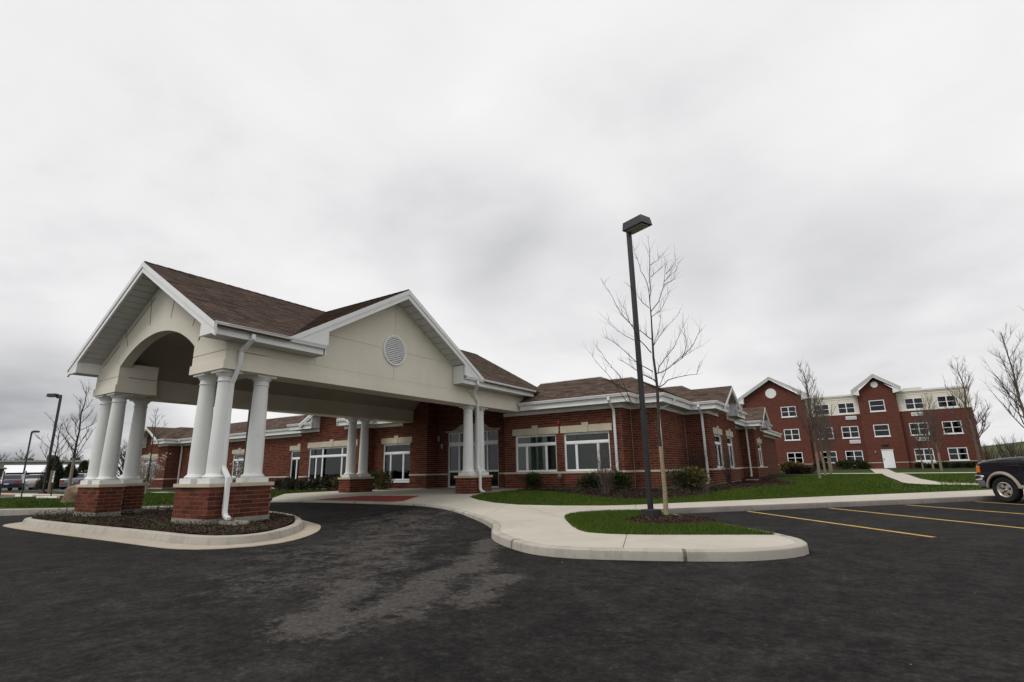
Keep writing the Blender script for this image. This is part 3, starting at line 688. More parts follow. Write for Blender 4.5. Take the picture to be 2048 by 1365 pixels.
# ------------------------------------------------------------------ entrance canopy
CXc, X0, X1, Y0, Y1 = -16.62, -20.45, -12.79, 6.72, 20.05
ZB, ZS, ZE, ZR, SL = 3.83, 4.52, 4.79, 7.34, .583        # beam bottom, soffit, eave, ridge, slope
EXL, EXR, EYF, EYB = CXc - 4.41, CXc + 4.41, 6.10, 22.1
GC = 12.4                                                # middle of the side gables
can = emp('entrance_canopy', (CXc, 12.4, .1), 'cream gabled drive-through canopy on white columns and brick piers', 'canopy')
def mirx(x): return 2 * CXc - x
SHOW = []                                                # brick faces that the photo shows, built brick by brick
def pier(polys_plan, faces, zbot, base_top, ncourse, lab):
    p = MB()
    for x0, x1, y0, y1 in polys_plan: p.box(x0, x1, y0, y1, base_top - .01, base_top + ncourse * BH)
    po = p.build('pier', 'mortar', can)
    f = MB()
    for x0, x1, y0, y1 in polys_plan: f.box(x0 - .012, x1 + .012, y0 - .012, y1 + .012, zbot, base_top - .002)
    f.build('footing', 'footing', po, loc=(0, 0, 0))
    zc = base_top + ncourse * BH
    for i, (x0, x1, y0, y1) in enumerate(polys_plan):
        e = .05
        if (x1 - x0) > (y1 - y0): halves = [(x0 - e, (x0 + x1) / 2 - .003, y0 - e, y1 + e), ((x0 + x1) / 2 + .003, x1 + e, y0 - e, y1 + e)]
        elif i == 0: halves = [(x0 - e, x1 + e, y0 - e, (y0 + y1) / 2 - .003), (x0 - e, x1 + e, (y0 + y1) / 2 + .003, y1 + e)]
        else: halves = [(x0 - e, x1 + e, y0 + e + .004, y1 + e)]
        for h in halves: MB().box(*h, zc - .002, zc + .085).build('cap_stone', 'limestone', po, loc=(0, 0, 0), bevel=.008)
    rest = MB()
    for a, b, ind in faces:
        w = Wall(a, b); pr = brick_rects(w.L, base_top, base_top + ncourse * BH)
        if ind: brick_objects(po, w, pr)
        else: brick_mesh(rest, w, pr)
    if rest.v: tag(rest.build('brickwork', 'brick', po, loc=(0, 0, 0), fix=False), kind='stuff')
    return zc + .085
def Lplan(s):                    # L-shaped near piers; s=+1 the one by the drive entrance, -1 the far side
    fx = (lambda x: x) if s > 0 else mirx
    o = lambda a, b: (min(fx(a), fx(b)), max(fx(a), fx(b)))
    return [(*o(-14.38, -12.79), 6.72, 7.34), (*o(-13.50, -12.79), 7.34, 8.26)]
zcap = pier(Lplan(1), [((-14.38, 6.72), (-12.79, 6.72), 1), ((-12.79, 6.72), (-12.79, 8.26), 1), ((-14.38, 7.34), (-14.38, 6.72), 0), ((-13.5, 8.26), (-13.5, 7.34), 0), ((-12.79, 8.26), (-13.5, 8.26), 0)], .10, .30, 7, '')
m = mirx
pier(Lplan(-1), [((m(-12.79), 6.72), (m(-14.38), 6.72), 1), ((m(-14.38), 6.72), (m(-14.38), 7.34), 1), ((m(-13.5), 7.34), (m(-13.5), 8.26), 1), ((m(-14.38), 7.34), (m(-13.5), 7.34), 0), ((m(-12.79), 8.26), (m(-12.79), 6.72), 0), ((m(-13.5), 8.26), (m(-12.79), 8.26), 0)], .10, .30, 7, '')
pier([(-13.54, -12.79, 16.6, 17.95)], [((-13.54, 16.6), (-12.79, 16.6), 1), ((-12.79, 16.6), (-12.79, 17.95), 1), ((-12.79, 17.95), (-13.54, 17.95), 0), ((-13.54, 17.95), (-13.54, 16.6), 0)], .25, .30 + BH, 6, '')
pier([(m(-12.79), m(-13.54), 16.6, 17.95)], [((m(-12.79), 16.6), (m(-13.54), 16.6), 1), ((m(-13.54), 16.6), (m(-13.54), 17.95), 1), ((m(-13.54), 17.95), (m(-12.79), 17.95), 0), ((m(-12.79), 17.95), (m(-12.79), 16.6), 0)], .25, .30 + BH, 6, '')
def column(x, y):
    z0 = zcap - .001; h = ZB - z0; prof = []
    r0, r1 = .215, .18
    for r, z in ((.262, .115), (.275, .135), (.278, .155), (.262, .18), (.238, .192), (.235, .205), (.222, .215)): prof.append((r, z))
    for i in range(11):
        t = i / 10; prof.append((r0 + (r1 - r0) * (t ** 1.5), .235 + (h - .235 - .30) * t))
    for r, z in ((.182, h - .285), (.200, h - .275), (.203, h - .262), (.184, h - .250), (.183, h - .165), (.192, h - .155), (.200, h - .148), (.232, h - .105), (.245, h - .085), (.245, h - .066)): prof.append((r, z))
    c = MB().lathe(prof, 32, (x, y, z0)).build('column', 'column_paint', can, smooth=True)
    MB().box(x - .275, x + .275, y - .275, y + .275, z0, z0 + .118).build('plinth', 'column_paint', c, loc=(0, 0, 0), bevel=.006)
    MB().box(x - .265, x + .265, y - .265, y + .265, z0 + h - .068, z0 + h - .001).build('abacus', 'column_paint', c, loc=(0, 0, 0), bevel=.006)
for x, y in ((-14.0, 7.0), (-13.14, 7.0), (-13.15, 7.95)):
    column(x, y); column(mirx(x), y)
for y in (16.9, 17.65):
    column(-13.16, y); column(mirx(-13.16), y)

# stucco: front panel with the arch, side beams and side gables
IL, IR = CXc - 2.25, CXc + 2.25
ZSP, ZAT = 4.60, 5.36
Rarc = ((2.25 ** 2) + (ZAT - ZSP) ** 2) / (2 * (ZAT - ZSP)); AZ = ZAT - Rarc
ah = math.asin(2.25 / Rarc)
arc = [(CXc + Rarc * math.sin(t), AZ + Rarc * math.cos(t)) for t in [ah - 2 * ah * i / 24 for i in range(25)]]   # right to left
def topz(x, drop=.20): return ZR - drop - SL * abs(x - CXc)
def front_panel(y0, y1, name, parent, mat='stucco', zlo=ZB):
    mb = MB(); xl, xr = X0, X1
    left = [(xl, zlo), (IL, zlo), (IL, ZSP)]; right = [(IR, ZSP), (IR, zlo), (xr, zlo)]
    # split into strips so that the sheet stays convex piece by piece
    xs = sorted(set([xl, IL, CXc, IR, xr] + [a[0] for a in arc]))
    def low(x): return zlo if (x <= IL or x >= IR) else AZ + math.sqrt(max(0, Rarc ** 2 - (x - CXc) ** 2))
    vs = []; fs = []
    for a, b in zip(xs[:-1], xs[1:]):
        inside = a >= IL - 1e-6 and b <= IR + 1e-6
        la, lb = (low(a) if inside and IL < a < IR else (ZSP if inside else zlo)), (low(b) if inside and IL < b < IR else (ZSP if inside else zlo))
        ta, tb = topz(a), topz(b); n = len(vs)
        for y in (y0, y1): vs += [(a, y, la), (b, y, lb), (b, y, tb), (a, y, ta)]
        fs += [(n, n + 1, n + 2, n + 3), (n + 7, n + 6, n + 5, n + 4), (n, n + 4, n + 5, n + 1), (n + 3, n + 2, n + 6, n + 7)]
    n = len(vs); vs += [(xl, y0, zlo), (xl, y1, zlo), (xl, y1, topz(xl)), (xl, y0, topz(xl)), (xr, y0, zlo), (xr, y1, zlo), (xr, y1, topz(xr)), (xr, y0, topz(xr)), (IL, y0, zlo), (IL, y1, zlo), (IL, y1, ZSP), (IL, y0, ZSP), (IR, y0, zlo), (IR, y1, zlo), (IR, y1, ZSP), (IR, y0, ZSP)]
    fs += [(n + 4 * i, n + 4 * i + 1, n + 4 * i + 2, n + 4 * i + 3) for i in range(4)]
    return mb.add(vs, fs).build(name, mat, parent)
fp = front_panel(Y0 + .03, Y0 + .30, 'front_gable_panel', can)
def band(parent, x0, x1, y0, y1, z0, z1, name='band'): return MB().box(x0, x1, y0, y1, z0, z1).build(name, 'stucco', parent, loc=(0, 0, 0) if parent is not can else None)
for a, b in ((X0 - .0, IL), (IR, X1)):                     # stepped impost bands round the piers, with a shadow gap
    band(fp, a - (.03 if a == X0 else 0) - (.03 if a != X0 else 0), b + .03, Y0 - .03, 7.84, ZB - .002, 4.055)
    band(fp, a - .012, b + .012, Y0 + .008, 7.82, 4.058, 4.292)
    band(fp, a - .011, b + .011, Y0 + .009, 7.819, 4.312, ZSP + .14)
# trim ring of the arch
mb = MB(); vs = []; n = len(arc)
for y in (Y0 + .012, Y0 + .029):
    for rr in (0.0, .34): vs += [(CXc + (Rarc + rr) * math.sin(t), y, AZ + (Rarc + rr) * math.cos(t)) for t in [ah - 2 * ah * i / 24 for i in range(25)]]
fs = []
for i in range(n - 1): fs += [(i, i + 1, n + i + 1, n + i), (n + i, n + i + 1, 3 * n + i + 1, 3 * n + i), (i, 2 * n + i, 2 * n + i + 1, i + 1)]
mb.add(vs, fs).build('arch_trim', 'stucco', fp, loc=(0, 0, 0))
def shade_strip(x0, z0, x1, z1, w=.02):  # flat dark strip: a groove's shade painted as colour, slightly proud of the panel
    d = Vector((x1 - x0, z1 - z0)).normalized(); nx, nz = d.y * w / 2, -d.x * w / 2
    MB().prism([(x0 + nx, z0 + nz), (x1 + nx, z1 + nz), (x1 - nx, z1 - nz), (x0 - nx, z0 - nz)], 'y', Y0 + .022, Y0 + .034).build('groove_shade', 'dark_taupe', fp, loc=(0, 0, 0))
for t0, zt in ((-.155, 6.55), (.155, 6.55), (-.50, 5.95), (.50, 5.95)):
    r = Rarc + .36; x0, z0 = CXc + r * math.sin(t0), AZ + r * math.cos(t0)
    L = (zt - z0) / math.cos(t0); shade_strip(x0, z0, x0 + L * math.sin(t0), zt)
for sgn in (-1, 1): shade_strip(CXc + sgn * 2.42, 4.62, CXc + sgn * 2.42, 4.95)
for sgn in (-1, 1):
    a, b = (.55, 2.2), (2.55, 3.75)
    for p, q in (a, b): shade_strip(CXc + sgn * p, topz(CXc + p) - .32, CXc + sgn * q, topz(CXc + q) - .32, .018)

gy0, gy1 = GC - 3.95, GC + 3.95
def gz(y, drop=.2): return ZR - drop - SL * abs(y - GC)
for s in (1, -1):
    fx = (lambda x: x) if s > 0 else mirx
    def bx(a, b): return (min(fx(a), fx(b)), max(fx(a), fx(b)))
    core = MB().box(*bx(-13.50, -12.83), Y0 + .31, Y1 + .58, ZB, ZS + .02).build('side_beam', 'stucco', can)
    for z0, z1, d in ((ZB - .003, 4.055, .04), (4.058, 4.292, .012), (4.312, ZS, .010)):
        if z0 < 4.3:
            MB().box(*bx(-13.50 - (.04 if z0 < 4 else .011), -12.83 + d), Y0 + (1.122 if z0 < 4 else 1.102), Y1 - .004 * (z0 > 4), z0, z1).build('band', 'stucco', core, loc=(0, 0, 0))
        else:
            for a, b in ((Y0 + 1.101, 9.28), (15.5, Y1)): MB().box(*bx(-13.51, -12.83 + d), a, b, z0, z1).build('band', 'stucco', core, loc=(0, 0, 0))
    # gable panel above the beam
    g = MB(); poly = [(9.283, 4.31), (15.497, 4.31), (15.497, gz(15.497)), (GC, gz(GC)), (9.283, gz(9.283))]
    g.prism(poly, 'x', fx(-12.822), fx(-13.3)); gp = g.build('side_gable_panel', 'stucco', can)
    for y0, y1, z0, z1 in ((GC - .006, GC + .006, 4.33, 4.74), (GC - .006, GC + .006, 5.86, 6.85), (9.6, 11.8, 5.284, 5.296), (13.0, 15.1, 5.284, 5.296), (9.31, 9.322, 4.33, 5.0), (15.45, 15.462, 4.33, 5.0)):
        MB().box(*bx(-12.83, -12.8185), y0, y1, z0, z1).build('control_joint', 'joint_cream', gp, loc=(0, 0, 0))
    # round louvred vent
    rot = Matrix.Translation((fx(-12.82), GC, 5.29)) @ Matrix.Rotation(R_(90) * s, 4, 'Y')
    v = MB().lathe([(.46, -.01), (.53, -.01), (.53, .035), (.515, .05), (.47, .05), (.455, .03), (.455, -.005)], 40, m=rot).build('vent', 'white_trim', can, smooth=True)
    MB().lathe([(.001, .0), (.455, .0), (.455, .006), (.001, .006)], 40, m=rot).build('vent_back', 'dark_taupe', v, loc=(0, 0, 0))
    for i in range(14):
        z = -.42 + i * .0646; hw = math.sqrt(max(.01, .452 ** 2 - z * z))
        q = MB(); x_ = fx(-12.82)
        q.add([(x_ + s * .004, GC - hw, 5.29 + z + .052), (x_ + s * .004, GC + hw, 5.29 + z + .052), (x_ + s * .042, GC + hw, 5.29 + z), (x_ + s * .042, GC - hw, 5.29 + z), (x_ + s * .004, GC - hw, 5.29 + z + .044), (x_ + s * .004, GC + hw, 5.29 + z + .044), (x_ + s * .042, GC + hw, 5.29 + z - .010), (x_ + s * .042, GC - hw, 5.29 + z - .010)], [(0, 1, 2, 3), (4, 5, 6, 7), (2, 3, 7, 6), (0, 3, 7, 4), (1, 2, 6, 5)])
        q.build('slat', 'white_trim', v, loc=(0, 0, 0))
# ceiling tray inside
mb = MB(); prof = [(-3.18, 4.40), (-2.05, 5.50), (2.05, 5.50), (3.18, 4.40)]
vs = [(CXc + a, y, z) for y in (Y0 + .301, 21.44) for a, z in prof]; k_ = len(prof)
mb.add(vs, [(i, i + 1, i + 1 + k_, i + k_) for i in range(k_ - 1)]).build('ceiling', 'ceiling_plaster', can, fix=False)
pd = MB().lathe([(.012, 0), (.012, -.10), (.035, -.105), (.04, -.12), (.012, -.135)], 12, (-15.62, 8.6, 5.50)).build('sprinkler_head', 'dark_metal', can)

# roof planes
roof_c = None
zr = lambda dx: ZR - SL * dx
S1 = Slope([(EXR, EYF, ZE - .02), (EXR, 8.03, ZE - .02), (CXc, GC, ZR), (CXc, EYF, ZR)])
S2 = Slope([(EXR, 16.77, ZE - .02), (EXR, EYB, ZE - .02), (CXc, EYB, ZR), (CXc, GC, ZR)])
G1 = Slope([(CXc, GC, ZR), (EXR, 8.03, ZE - .02), (EXR, GC, ZR)]); G2 = Slope([(EXR, 16.77, ZE - .02), (CXc, GC, ZR), (EXR, GC, ZR)])
def gslope(ya, s):       # half of a side gable, courses level along the ridge direction
    x = EXR if s > 0 else EXL
    a = (x, ya, ZE - .02); b = (CXc, GC, ZR); c = (x, GC, ZR)
    q = Slope.__new__(Slope); q.o = Vector(a); q.u = Vector((-s if ya > GC else s, 0, 0)) ; 
    q.pts = [Vector(a), Vector(b), Vector(c)]
    up = (Vector(c) - Vector(a)); q.v = up.normalized(); q.n = q.u.cross(q.v).normalized()
    if q.n.z < 0: q.u = -q.u; q.n = q.u.cross(q.v).normalized()
    q.conv = [((p - q.o).dot(q.u), (p - q.o).dot(q.v)) for p in q.pts]
    if area(q.conv) < 0: q.conv = q.conv[::-1]
    return q
G1, G2 = gslope(8.03, 1), gslope(16.77, 1)
W1_ = Slope([(EXL, 8.03, ZE - .02), (EXL, EYF, ZE - .02), (CXc, EYF, ZR), (CXc, GC, ZR)])
W2_ = Slope([(EXL, EYB, ZE - .02), (EXL, 16.77, ZE - .02), (CXc, GC, ZR), (CXc, EYB, ZR)])
H1, H2 = gslope(8.03, -1), gslope(16.77, -1)
mb = MB()
for s_ in (S1, S2, G1, G2, W1_, W2_, H1, H2): deck(mb, s_, .10)
roof_c = mb.build('roof', 'roof_deck', can)
shingle_roof(roof_c, [S1, S2, G1, G2], keep=300)
shingle_roof(roof_c, [W1_, W2_, H1, H2])
# ridge caps
def ridge_caps(parent, a, b, n):
    a, b = Vector(a), Vector(b); d = (b - a) / n; side = Vector((d.y, -d.x, 0)).normalized()
    for i in range(n):
        p, q = a + d * i, a + d * (i + 1.12); mb = MB()
        vs = [p + Vector((0, 0, .03)), q + Vector((0, 0, .018)), q + side * .15 + Vector((0, 0, .018 - .15 * SL + .012)), p + side * .15 + Vector((0, 0, .03 - .15 * SL + .012)), q - side * .15 + Vector((0, 0, .018 - .15 * SL + .012)), p - side * .15 + Vector((0, 0, .03 - .15 * SL + .012))]
        mb.add(vs, [(0, 1, 2, 3), (0, 5, 4, 1)]).build('ridge_shingle', 'shingle', parent, loc=(0, 0, 0), fix=False)
ridge_caps(roof_c, (CXc, EYF + .02, ZR), (CXc, EYB, ZR), 52)
ridge_caps(roof_c, (EXR - .02, GC, ZR), (CXc, GC, ZR), 15)
# back closure of the canopy roof
MB().prism([(EXL, ZE - .1), (EXR, ZE - .1), (CXc, ZR - .06)], 'y', EYB - .03, EYB - .10).build('rear_gable', 'white_trim', can)

# ---- rake boards, soffits, returns, gutters
def rake(axis, apex, foot, zf, face, back, parent, drop0, drop1, name='rake_board'):
    # board along a sloping gable edge; axis 'y': plane at constant y, runs in x
    (a, za), (b, zb) = apex, (foot, zf); mb = MB()
    mb.prism([(a, za - drop0), (b, zb - drop0), (b, zb - drop1), (a, za - drop1)], axis, face, back)
    return mb.build(name, 'white_trim', parent)
for foot in (EXR, EXL):
    rake('y', (CXc, ZR - .012), foot, ZE - .02 - .012, EYF - .02, EYF + .05, can, 0, .15)
    rake('y', (CXc, ZR - .012), foot + (.0), ZE - .02 - .012, EYF + .005, EYF + .055, can, .148, .31, 'rake_fascia')
    sg = 1 if foot > CXc else -1
    # sloped soffit panels of the front overhang
    n = 17; x_in, x_out = CXc, CXc + sg * 3.75
    for i in range(n):
        a = x_in + (x_out - x_in) * i / n + sg * .013; b = x_in + (x_out - x_in) * (i + 1) / n - sg * .013
        z = lambda x: ZR - .30 - SL * abs(x - CXc)
        MB().add([(a, EYF + .056, z(a)), (b, EYF + .056, z(b)), (b, Y0 + .029, z(b)), (a, Y0 + .029, z(a)), (a, EYF + .056, z(a) + .02), (b, EYF + .056, z(b) + .02), (b, Y0 + .029, z(b) + .02), (a, Y0 + .029, z(a) + .02)], [(0, 1, 2, 3), (4, 5, 6, 7), (0, 1, 5, 4), (1, 2, 6, 5), (2, 3, 7, 6), (3, 0, 4, 7)]).build('soffit_panel', 'soffit', can)
    # boxed corner return
    xa, xb = CXc + sg * 3.74, CXc + sg * 4.36
    MB().prism([(xa, ZS), (xb, ZS), (xb, ZE - .06), (xa, ZR - .30 - SL * 3.74)], 'y', EYF + .008, EYF + .10).build('corner_return', 'white_trim', can)
    MB().prism([(xa, ZS), (xa + sg * .03, ZS), (xa + sg * .03, ZR - .30 - SL * 3.77), (xa, ZR - .30 - SL * 3.74)], 'y', EYF + .101, Y0 + .029).build('return_side', 'white_trim', can)
    # side gables: rakes in y
    face = foot + sg * .02; back = foot - sg * .05
    for ya in (8.03, 16.77):
        mb = MB(); sy = 1 if ya > GC else -1; mb.prism([(GC, ZR - .012), (GC + sy * 4.33, ZE + .012), (GC + sy * 4.075, ZE + .012), (GC, ZR - .162)], 'x', face, back); mb.build('rake_board', 'white_trim', can)
        mb = MB(); mb.prism([(GC, ZR - .160), (GC + sy * 4.075, ZE + .012), (GC + sy * 3.80, ZE + .012), (GC, ZR - .322)], 'x', face - sg * .026, back - sg * .005); mb.build('rake_fascia', 'white_trim', can)
        sy = 1 if ya > GC else -1; n = 11; yi, yo = GC, GC + sy * 3.10; xo, xi = foot - sg * .056, CXc + sg * 3.79
        for i in range(n):
            a = yi + (yo - yi) * i / n + sy * .013; b = yi + (yo - yi) * (i + 1) / n - sy * .013; z = lambda y: ZR - .31 - SL * abs(y - GC)
            MB().add([(xo, a, z(a)), (xo, b, z(b)), (xi, b, z(b)), (xi, a, z(a)), (xo, a, z(a) + .02), (xo, b, z(b) + .02), (xi, b, z(b) + .02), (xi, a, z(a) + .02)], [(0, 1, 2, 3), (4, 5, 6, 7), (0, 1, 5, 4), (1, 2, 6, 5), (2, 3, 7, 6), (3, 0, 4, 7)]).build('soffit_panel', 'soffit', can)
        ye = GC + sy * 3.12; yb = GC + sy * 4.3
        MB().prism([(ye, ZE + .012), (GC + sy * 3.82, ZE + .012), (ye, ZR - .31 - SL * 3.12)], 'x', foot - sg * .012, foot - sg * .09).build('gable_return', 'white_trim', can)
        MB().prism([(ye, ZS), (ye + sy * .03, ZS), (ye + sy * .03, ZR - .31 - SL * 3.15), (ye, ZR - .31 - SL * 3.12)], 'x', foot - sg * .11, xi).build('return_side', 'white_trim', can)
GUT = [(-.125, -.118), (-.035, -.118), (-.022, -.075), (-.002, -.03), (0, 0), (-.014, 0), (-.016, -.03), (-.034, -.075), (-.045, -.105), (-.115, -.105), (-.115, -.012), (-.125, -.012)]
def gutter(parent, path, z, name='gutter'): return MB().sweep(path, [(d + .02, z + h) for d, h in GUT]).build(name, 'white_trim', parent)
for s in (1, -1):
    x = EXR if s > 0 else EXL
    for a, b in ((EYF, 9.22), (15.58, 20.75)):
        P = [(x, a), (x, b)] if s > 0 else [(x, b), (x, a)]
        gutter(can, P, ZE + .01)
        lim = (a, min(b, 22))
        MB().box(min(x - s * .108, x - s * .135), max(x - s * .108, x - s * .135), a + (.102 if a < 7 else .0), b - .02, ZS, ZE - .08).build('fascia', 'white_trim', can)
        xi = CXc + s * 3.80; n = max(1, round((b - a) / .305))
        for i in range(n):
            y0 = a + .02 + (b - a - .04) * i / n + .005; y1 = a + .02 + (b - a - .04) * (i + 1) / n - .005
            if y1 < EYF + .12: continue
            MB().box(min(x - s * .136, xi), max(x - s * .136, xi), max(y0, EYF + .105), y1, ZS + .004, ZS + .02).build('soffit_panel', 'soffit', can)
# downspouts
def downspout(parent, pts, side, name='downspout'): return MB().rsweep(pts, side, .105, .08).build(name, 'white_trim', parent, bevel=.012, smooth=True)
def splash(loc, rz, lab):
    mb = MB(); m_ = Matrix.Translation(loc) @ Matrix.Rotation(rz, 4, 'Z')
    mb.box(-.36, .36, -.15, .15, -.02, .018, m_); mb.box(-.36, .36, .115, .15, .018, .055, m_); mb.box(-.36, .36, -.15, -.115, .018, .055, m_); mb.box(-.36, -.325, -.114, .114, .018, .055, m_)
    o = mb.build('splash_block', 'footing'); tag(o, lab, 'splash block', 'splash blocks below the downspouts'); return o
downspout(can, [(-12.26, 7.08, 4.70), (-12.26, 7.08, 4.55), (-12.68, 7.06, 4.30), (-12.70, 7.06, 3.98), (-12.97, 7.06, 3.50), (-12.97, 7.06, 1.50), (-12.68, 7.06, 1.22), (-12.68, 7.06, .45), (-12.64, 7.06, .36), (-12.48, 7.06, .30)], (0, 1, 0))
downspout(can, [(-12.26, 16.35, 4.70), (-12.26, 16.35, 4.55), (-12.70, 16.7, 4.28), (-12.72, 16.95, 4.0), (-12.90, 17.2, 3.55), (-12.92, 17.25, 1.45), (-12.68, 17.05, 1.2), (-12.68, 17.05, .60), (-12.62, 17.05, .51), (-12.46, 17.05, .46)], (0, 1, 0))
splash((-12.25, 7.06, .21), 0, 'concrete splash block in the planted island below the nearest downspout')
splash((-12.2, 17.05, .43), 0, 'concrete splash block on the lawn corner beside the far brick pier')

# ------------------------------------------------------------------ single-storey main building
mainb = emp('brick_building', (-16.6, 26, .4), 'long single-storey red brick building with brown shingle roof and white eaves', 'building')
def cells(L, z0, z1, holes):
    us = sorted(set([0, L] + [h[0] for h in holes] + [h[1] for h in holes])); zs = sorted(set([z0, z1] + [h[2] for h in holes] + [h[3] for h in holes]))
    for a, b in zip(us[:-1], us[1:]):
        for c, d in zip(zs[:-1], zs[1:]):
            mu, mz = (a + b) / 2, (c + d) / 2
            if c < z0 - 1e-6 or d > z1 + 1e-6: continue
            if any(h[0] < mu < h[1] and h[2] < mz < h[3] for h in holes): continue
            yield a, b, c, d
def window(parent, w, u0, u1, z0, z1, cols, tops=(1,), trans=.74, d=-.07, curtain=None, glassm='glass', sill=None, name='window', side_frame=.055):
    f = MB(); fw = side_frame; dd = (d - .05, d + .01)
    w.box(f, u0, u0 + fw, z0, z1, *dd); w.box(f, u1 - fw, u1, z0, z1, *dd)
    w.box(f, u0 + fw, u1 - fw, z0, z0 + fw, *dd); w.box(f, u0 + fw, u1 - fw, z1 - fw, z1, *dd)
    panes = []; iw = u1 - u0 - 2 * fw
    if trans:
        zt = z0 + (z1 - z0) * trans; w.box(f, u0 + fw, u1 - fw, zt - .05, zt + .05, d - .05, d + .022)
        rows = ((z0 + fw, zt - .05, cols), (zt + .05, z1 - fw, tops))
    else: rows = ((z0 + fw, z1 - fw, cols),)
    for a, b, cs in rows:
        tot = sum(cs); x = u0 + fw
        for i, c in enumerate(cs):
            nx_ = x + iw * c / tot
            if i < len(cs) - 1: w.box(f, nx_ - .035, nx_ + .035, a, b, d - .048, d + .006)
            panes.append((x + (.035 if i else 0), nx_ - (.035 if i < len(cs) - 1 else 0), a, b)); x = nx_
    fo = f.build(name, 'vinyl_frame', parent)
    for a, b, c, e in panes:
        s = .022; g = MB()                      # sash round each pane
        w.box(g, a, a + s, c, e, d - .035, d - .008); w.box(g, b - s, b, c, e, d - .035, d - .008); w.box(g, a + s, b - s, c, c + s, d - .035, d - .008); w.box(g, a + s, b - s, e - s, e, d - .035, d - .008)
        g.build('sash', 'vinyl_frame', fo, loc=(0, 0, 0))
        w.box(MB(), 0, 0, 0, 0, 0, 0); p = MB(); w.box(p, a + s, b - s, c + s, e - s, d - .030, d - .022); p.build('pane', glassm, fo, loc=(0, 0, 0))
    if sill:
        q = MB(); w.box(q, u0 - .06, u1 + .06, z0 - .12, z0 - .002, d - .02, .055); q.build('sill', 'vinyl_frame', fo, loc=(0, 0, 0), bevel=.008)
    if curtain:
        for a, b in curtain:
            cm = MB(); n = int((b - a) / .03); vs = []
            for i in range(n + 1):
                u = a + (b - a) * i / n; dep = d - .16 + .022 * math.sin(i * 1.35) + .01 * math.sin(i * .37)
                for z in (z0 + .03, z1 - .03): vs.append(w.P(u, z, dep))
            cm.add(vs, [(2 * i, 2 * i + 2, 2 * i + 3, 2 * i + 1) for i in range(n)]); cm.build('curtain', 'curtain', fo, loc=(0, 0, 0), smooth=True, fix=False)
    return fo
def lintel(parent, w, u0, u1, z0, z1, key=.30, kh=.11):
    c = (u0 + u1) / 2; a, b = key * .36, key * .5
    for p in ([(u0, z0), (c - a - .004, z0), (c - b - .004, z1), (u0, z1)], [(c + a + .004, z0), (u1, z0), (u1, z1), (c + b + .004, z1)]):
        m_ = MB(); w.prism(m_, p, -.08, .028); m_.build('lintel_stone', 'limestone', parent, bevel=.005)
    m_ = MB(); w.prism(m_, [(c - a, z0 - .012), (c + a, z0 - .012), (c + b + .012, z1 + kh), (c - b - .012, z1 + kh)], -.08, .050); m_.build('keystone', 'limestone', parent, bevel=.006)
NEARB = []      # candidate bricks for single pieces
def brick_wall(P, Q, z0=.48, z1=3.70, wins=(), mode='geo', band=True, foot=.28, name='wall', bandz=(1.09, 1.17), extra=None, par=None, doorholes=()):
    w = Wall(P, Q); holes = [(a, b, c, d) for a, b, c, d, *_ in wins] + list(doorholes); lint = []
    for win in wins: lint.append((win[0] - .14, win[1] + .14, win[3] + .01, win[3] + .31))
    back = MB()
    for a, b, c, d in cells(w.L, foot, z1, holes): back.add([w.P(a, c), w.P(b, c), w.P(b, d), w.P(a, d)], [(0, 1, 2, 3)])
    for a, b, c, d in holes:
        D = -.22
        back.add([w.P(a, c), w.P(a, d), w.P(a, d, D), w.P(a, c, D), w.P(b, c), w.P(b, d), w.P(b, d, D), w.P(b, c, D)], [(0, 1, 2, 3), (4, 7, 6, 5), (1, 5, 6, 2), (0, 3, 7, 4)])
    if extra: back.add([w.P(u, z) for u, z in extra], [tuple(range(len(extra)))])
    bo = back.build(name, 'mortar' if mode != 'mat' else 'far_brick', mainb, fix=False)
    if foot < 1: fm = MB(); w.box(fm, -.004, w.L + .004, foot - .2, z0 - .006, -.05, .014); fm.build('footing', 'footing', bo, loc=(0, 0, 0))
    allh = holes + lint
    if band:
        segs = [(0, w.L)]
        for h in holes:
            if h[2] < bandz[1] - .02:
                nseg = []
                for s0, s1 in segs:
                    if h[1] <= s0 or h[0] >= s1: nseg.append((s0, s1)); continue
                    if h[0] > s0: nseg.append((s0, h[0]))
                    if h[1] < s1: nseg.append((h[1], s1))
                segs = nseg
        for s0, s1 in segs:
            n = max(1, round((s1 - s0) / 1.2))
            for i in range(n):
                b_ = MB(); w.box(b_, s0 + (s1 - s0) * i / n + (.003 if i else -.0), s0 + (s1 - s0) * (i + 1) / n - (.003 if i < n - 1 else -.0), *bandz, -.05, .03); b_.build('band_stone', 'limestone', bo, loc=(0, 0, 0))
    for l in lint: lintel(mainb, w, *l)
    if mode == 'mat': return w
    polys = brick_rects(w.L, z0, bandz[0] - .008, allh) + brick_rects(w.L, bandz[1] + .008, z1 - .004, allh)
    if extra: polys += brick_rects(w.L, z1 - .002, 6, [], extra)
    if mode == 'obj': NEARB.append((bo, w, polys))
    else:
        mb = MB(); brick_mesh(mb, w, polys); tag(mb.build('brickwork', 'brick', bo, loc=(0, 0, 0), fix=False), kind='stuff')
    return w
W1W = [(.62, 2.75, 1.175, 2.78), (3.12, 5.25, 1.175, 2.78)]
w1 = brick_wall((-13.95, 20.65), (-8.12, 20.65), wins=W1W, mode='obj')
window(mainb, w1, *W1W[0], (1, 2, 1), curtain=[(.68, 1.15), (1.2, 2.2), (2.3, 2.7)])
window(mainb, w1, *W1W[1], (1, 2, 1), curtain=[(3.15, 3.6), (3.75, 4.7)])
brick_wall((-8.12, 20.65), (-8.12, 21.67)); brick_wall((-8.12, 21.67), (-7.02, 21.67)); brick_wall((-7.02, 21.67), (-7.02, 25.92)); brick_wall((-7.02, 25.92), (-5.92, 25.92))
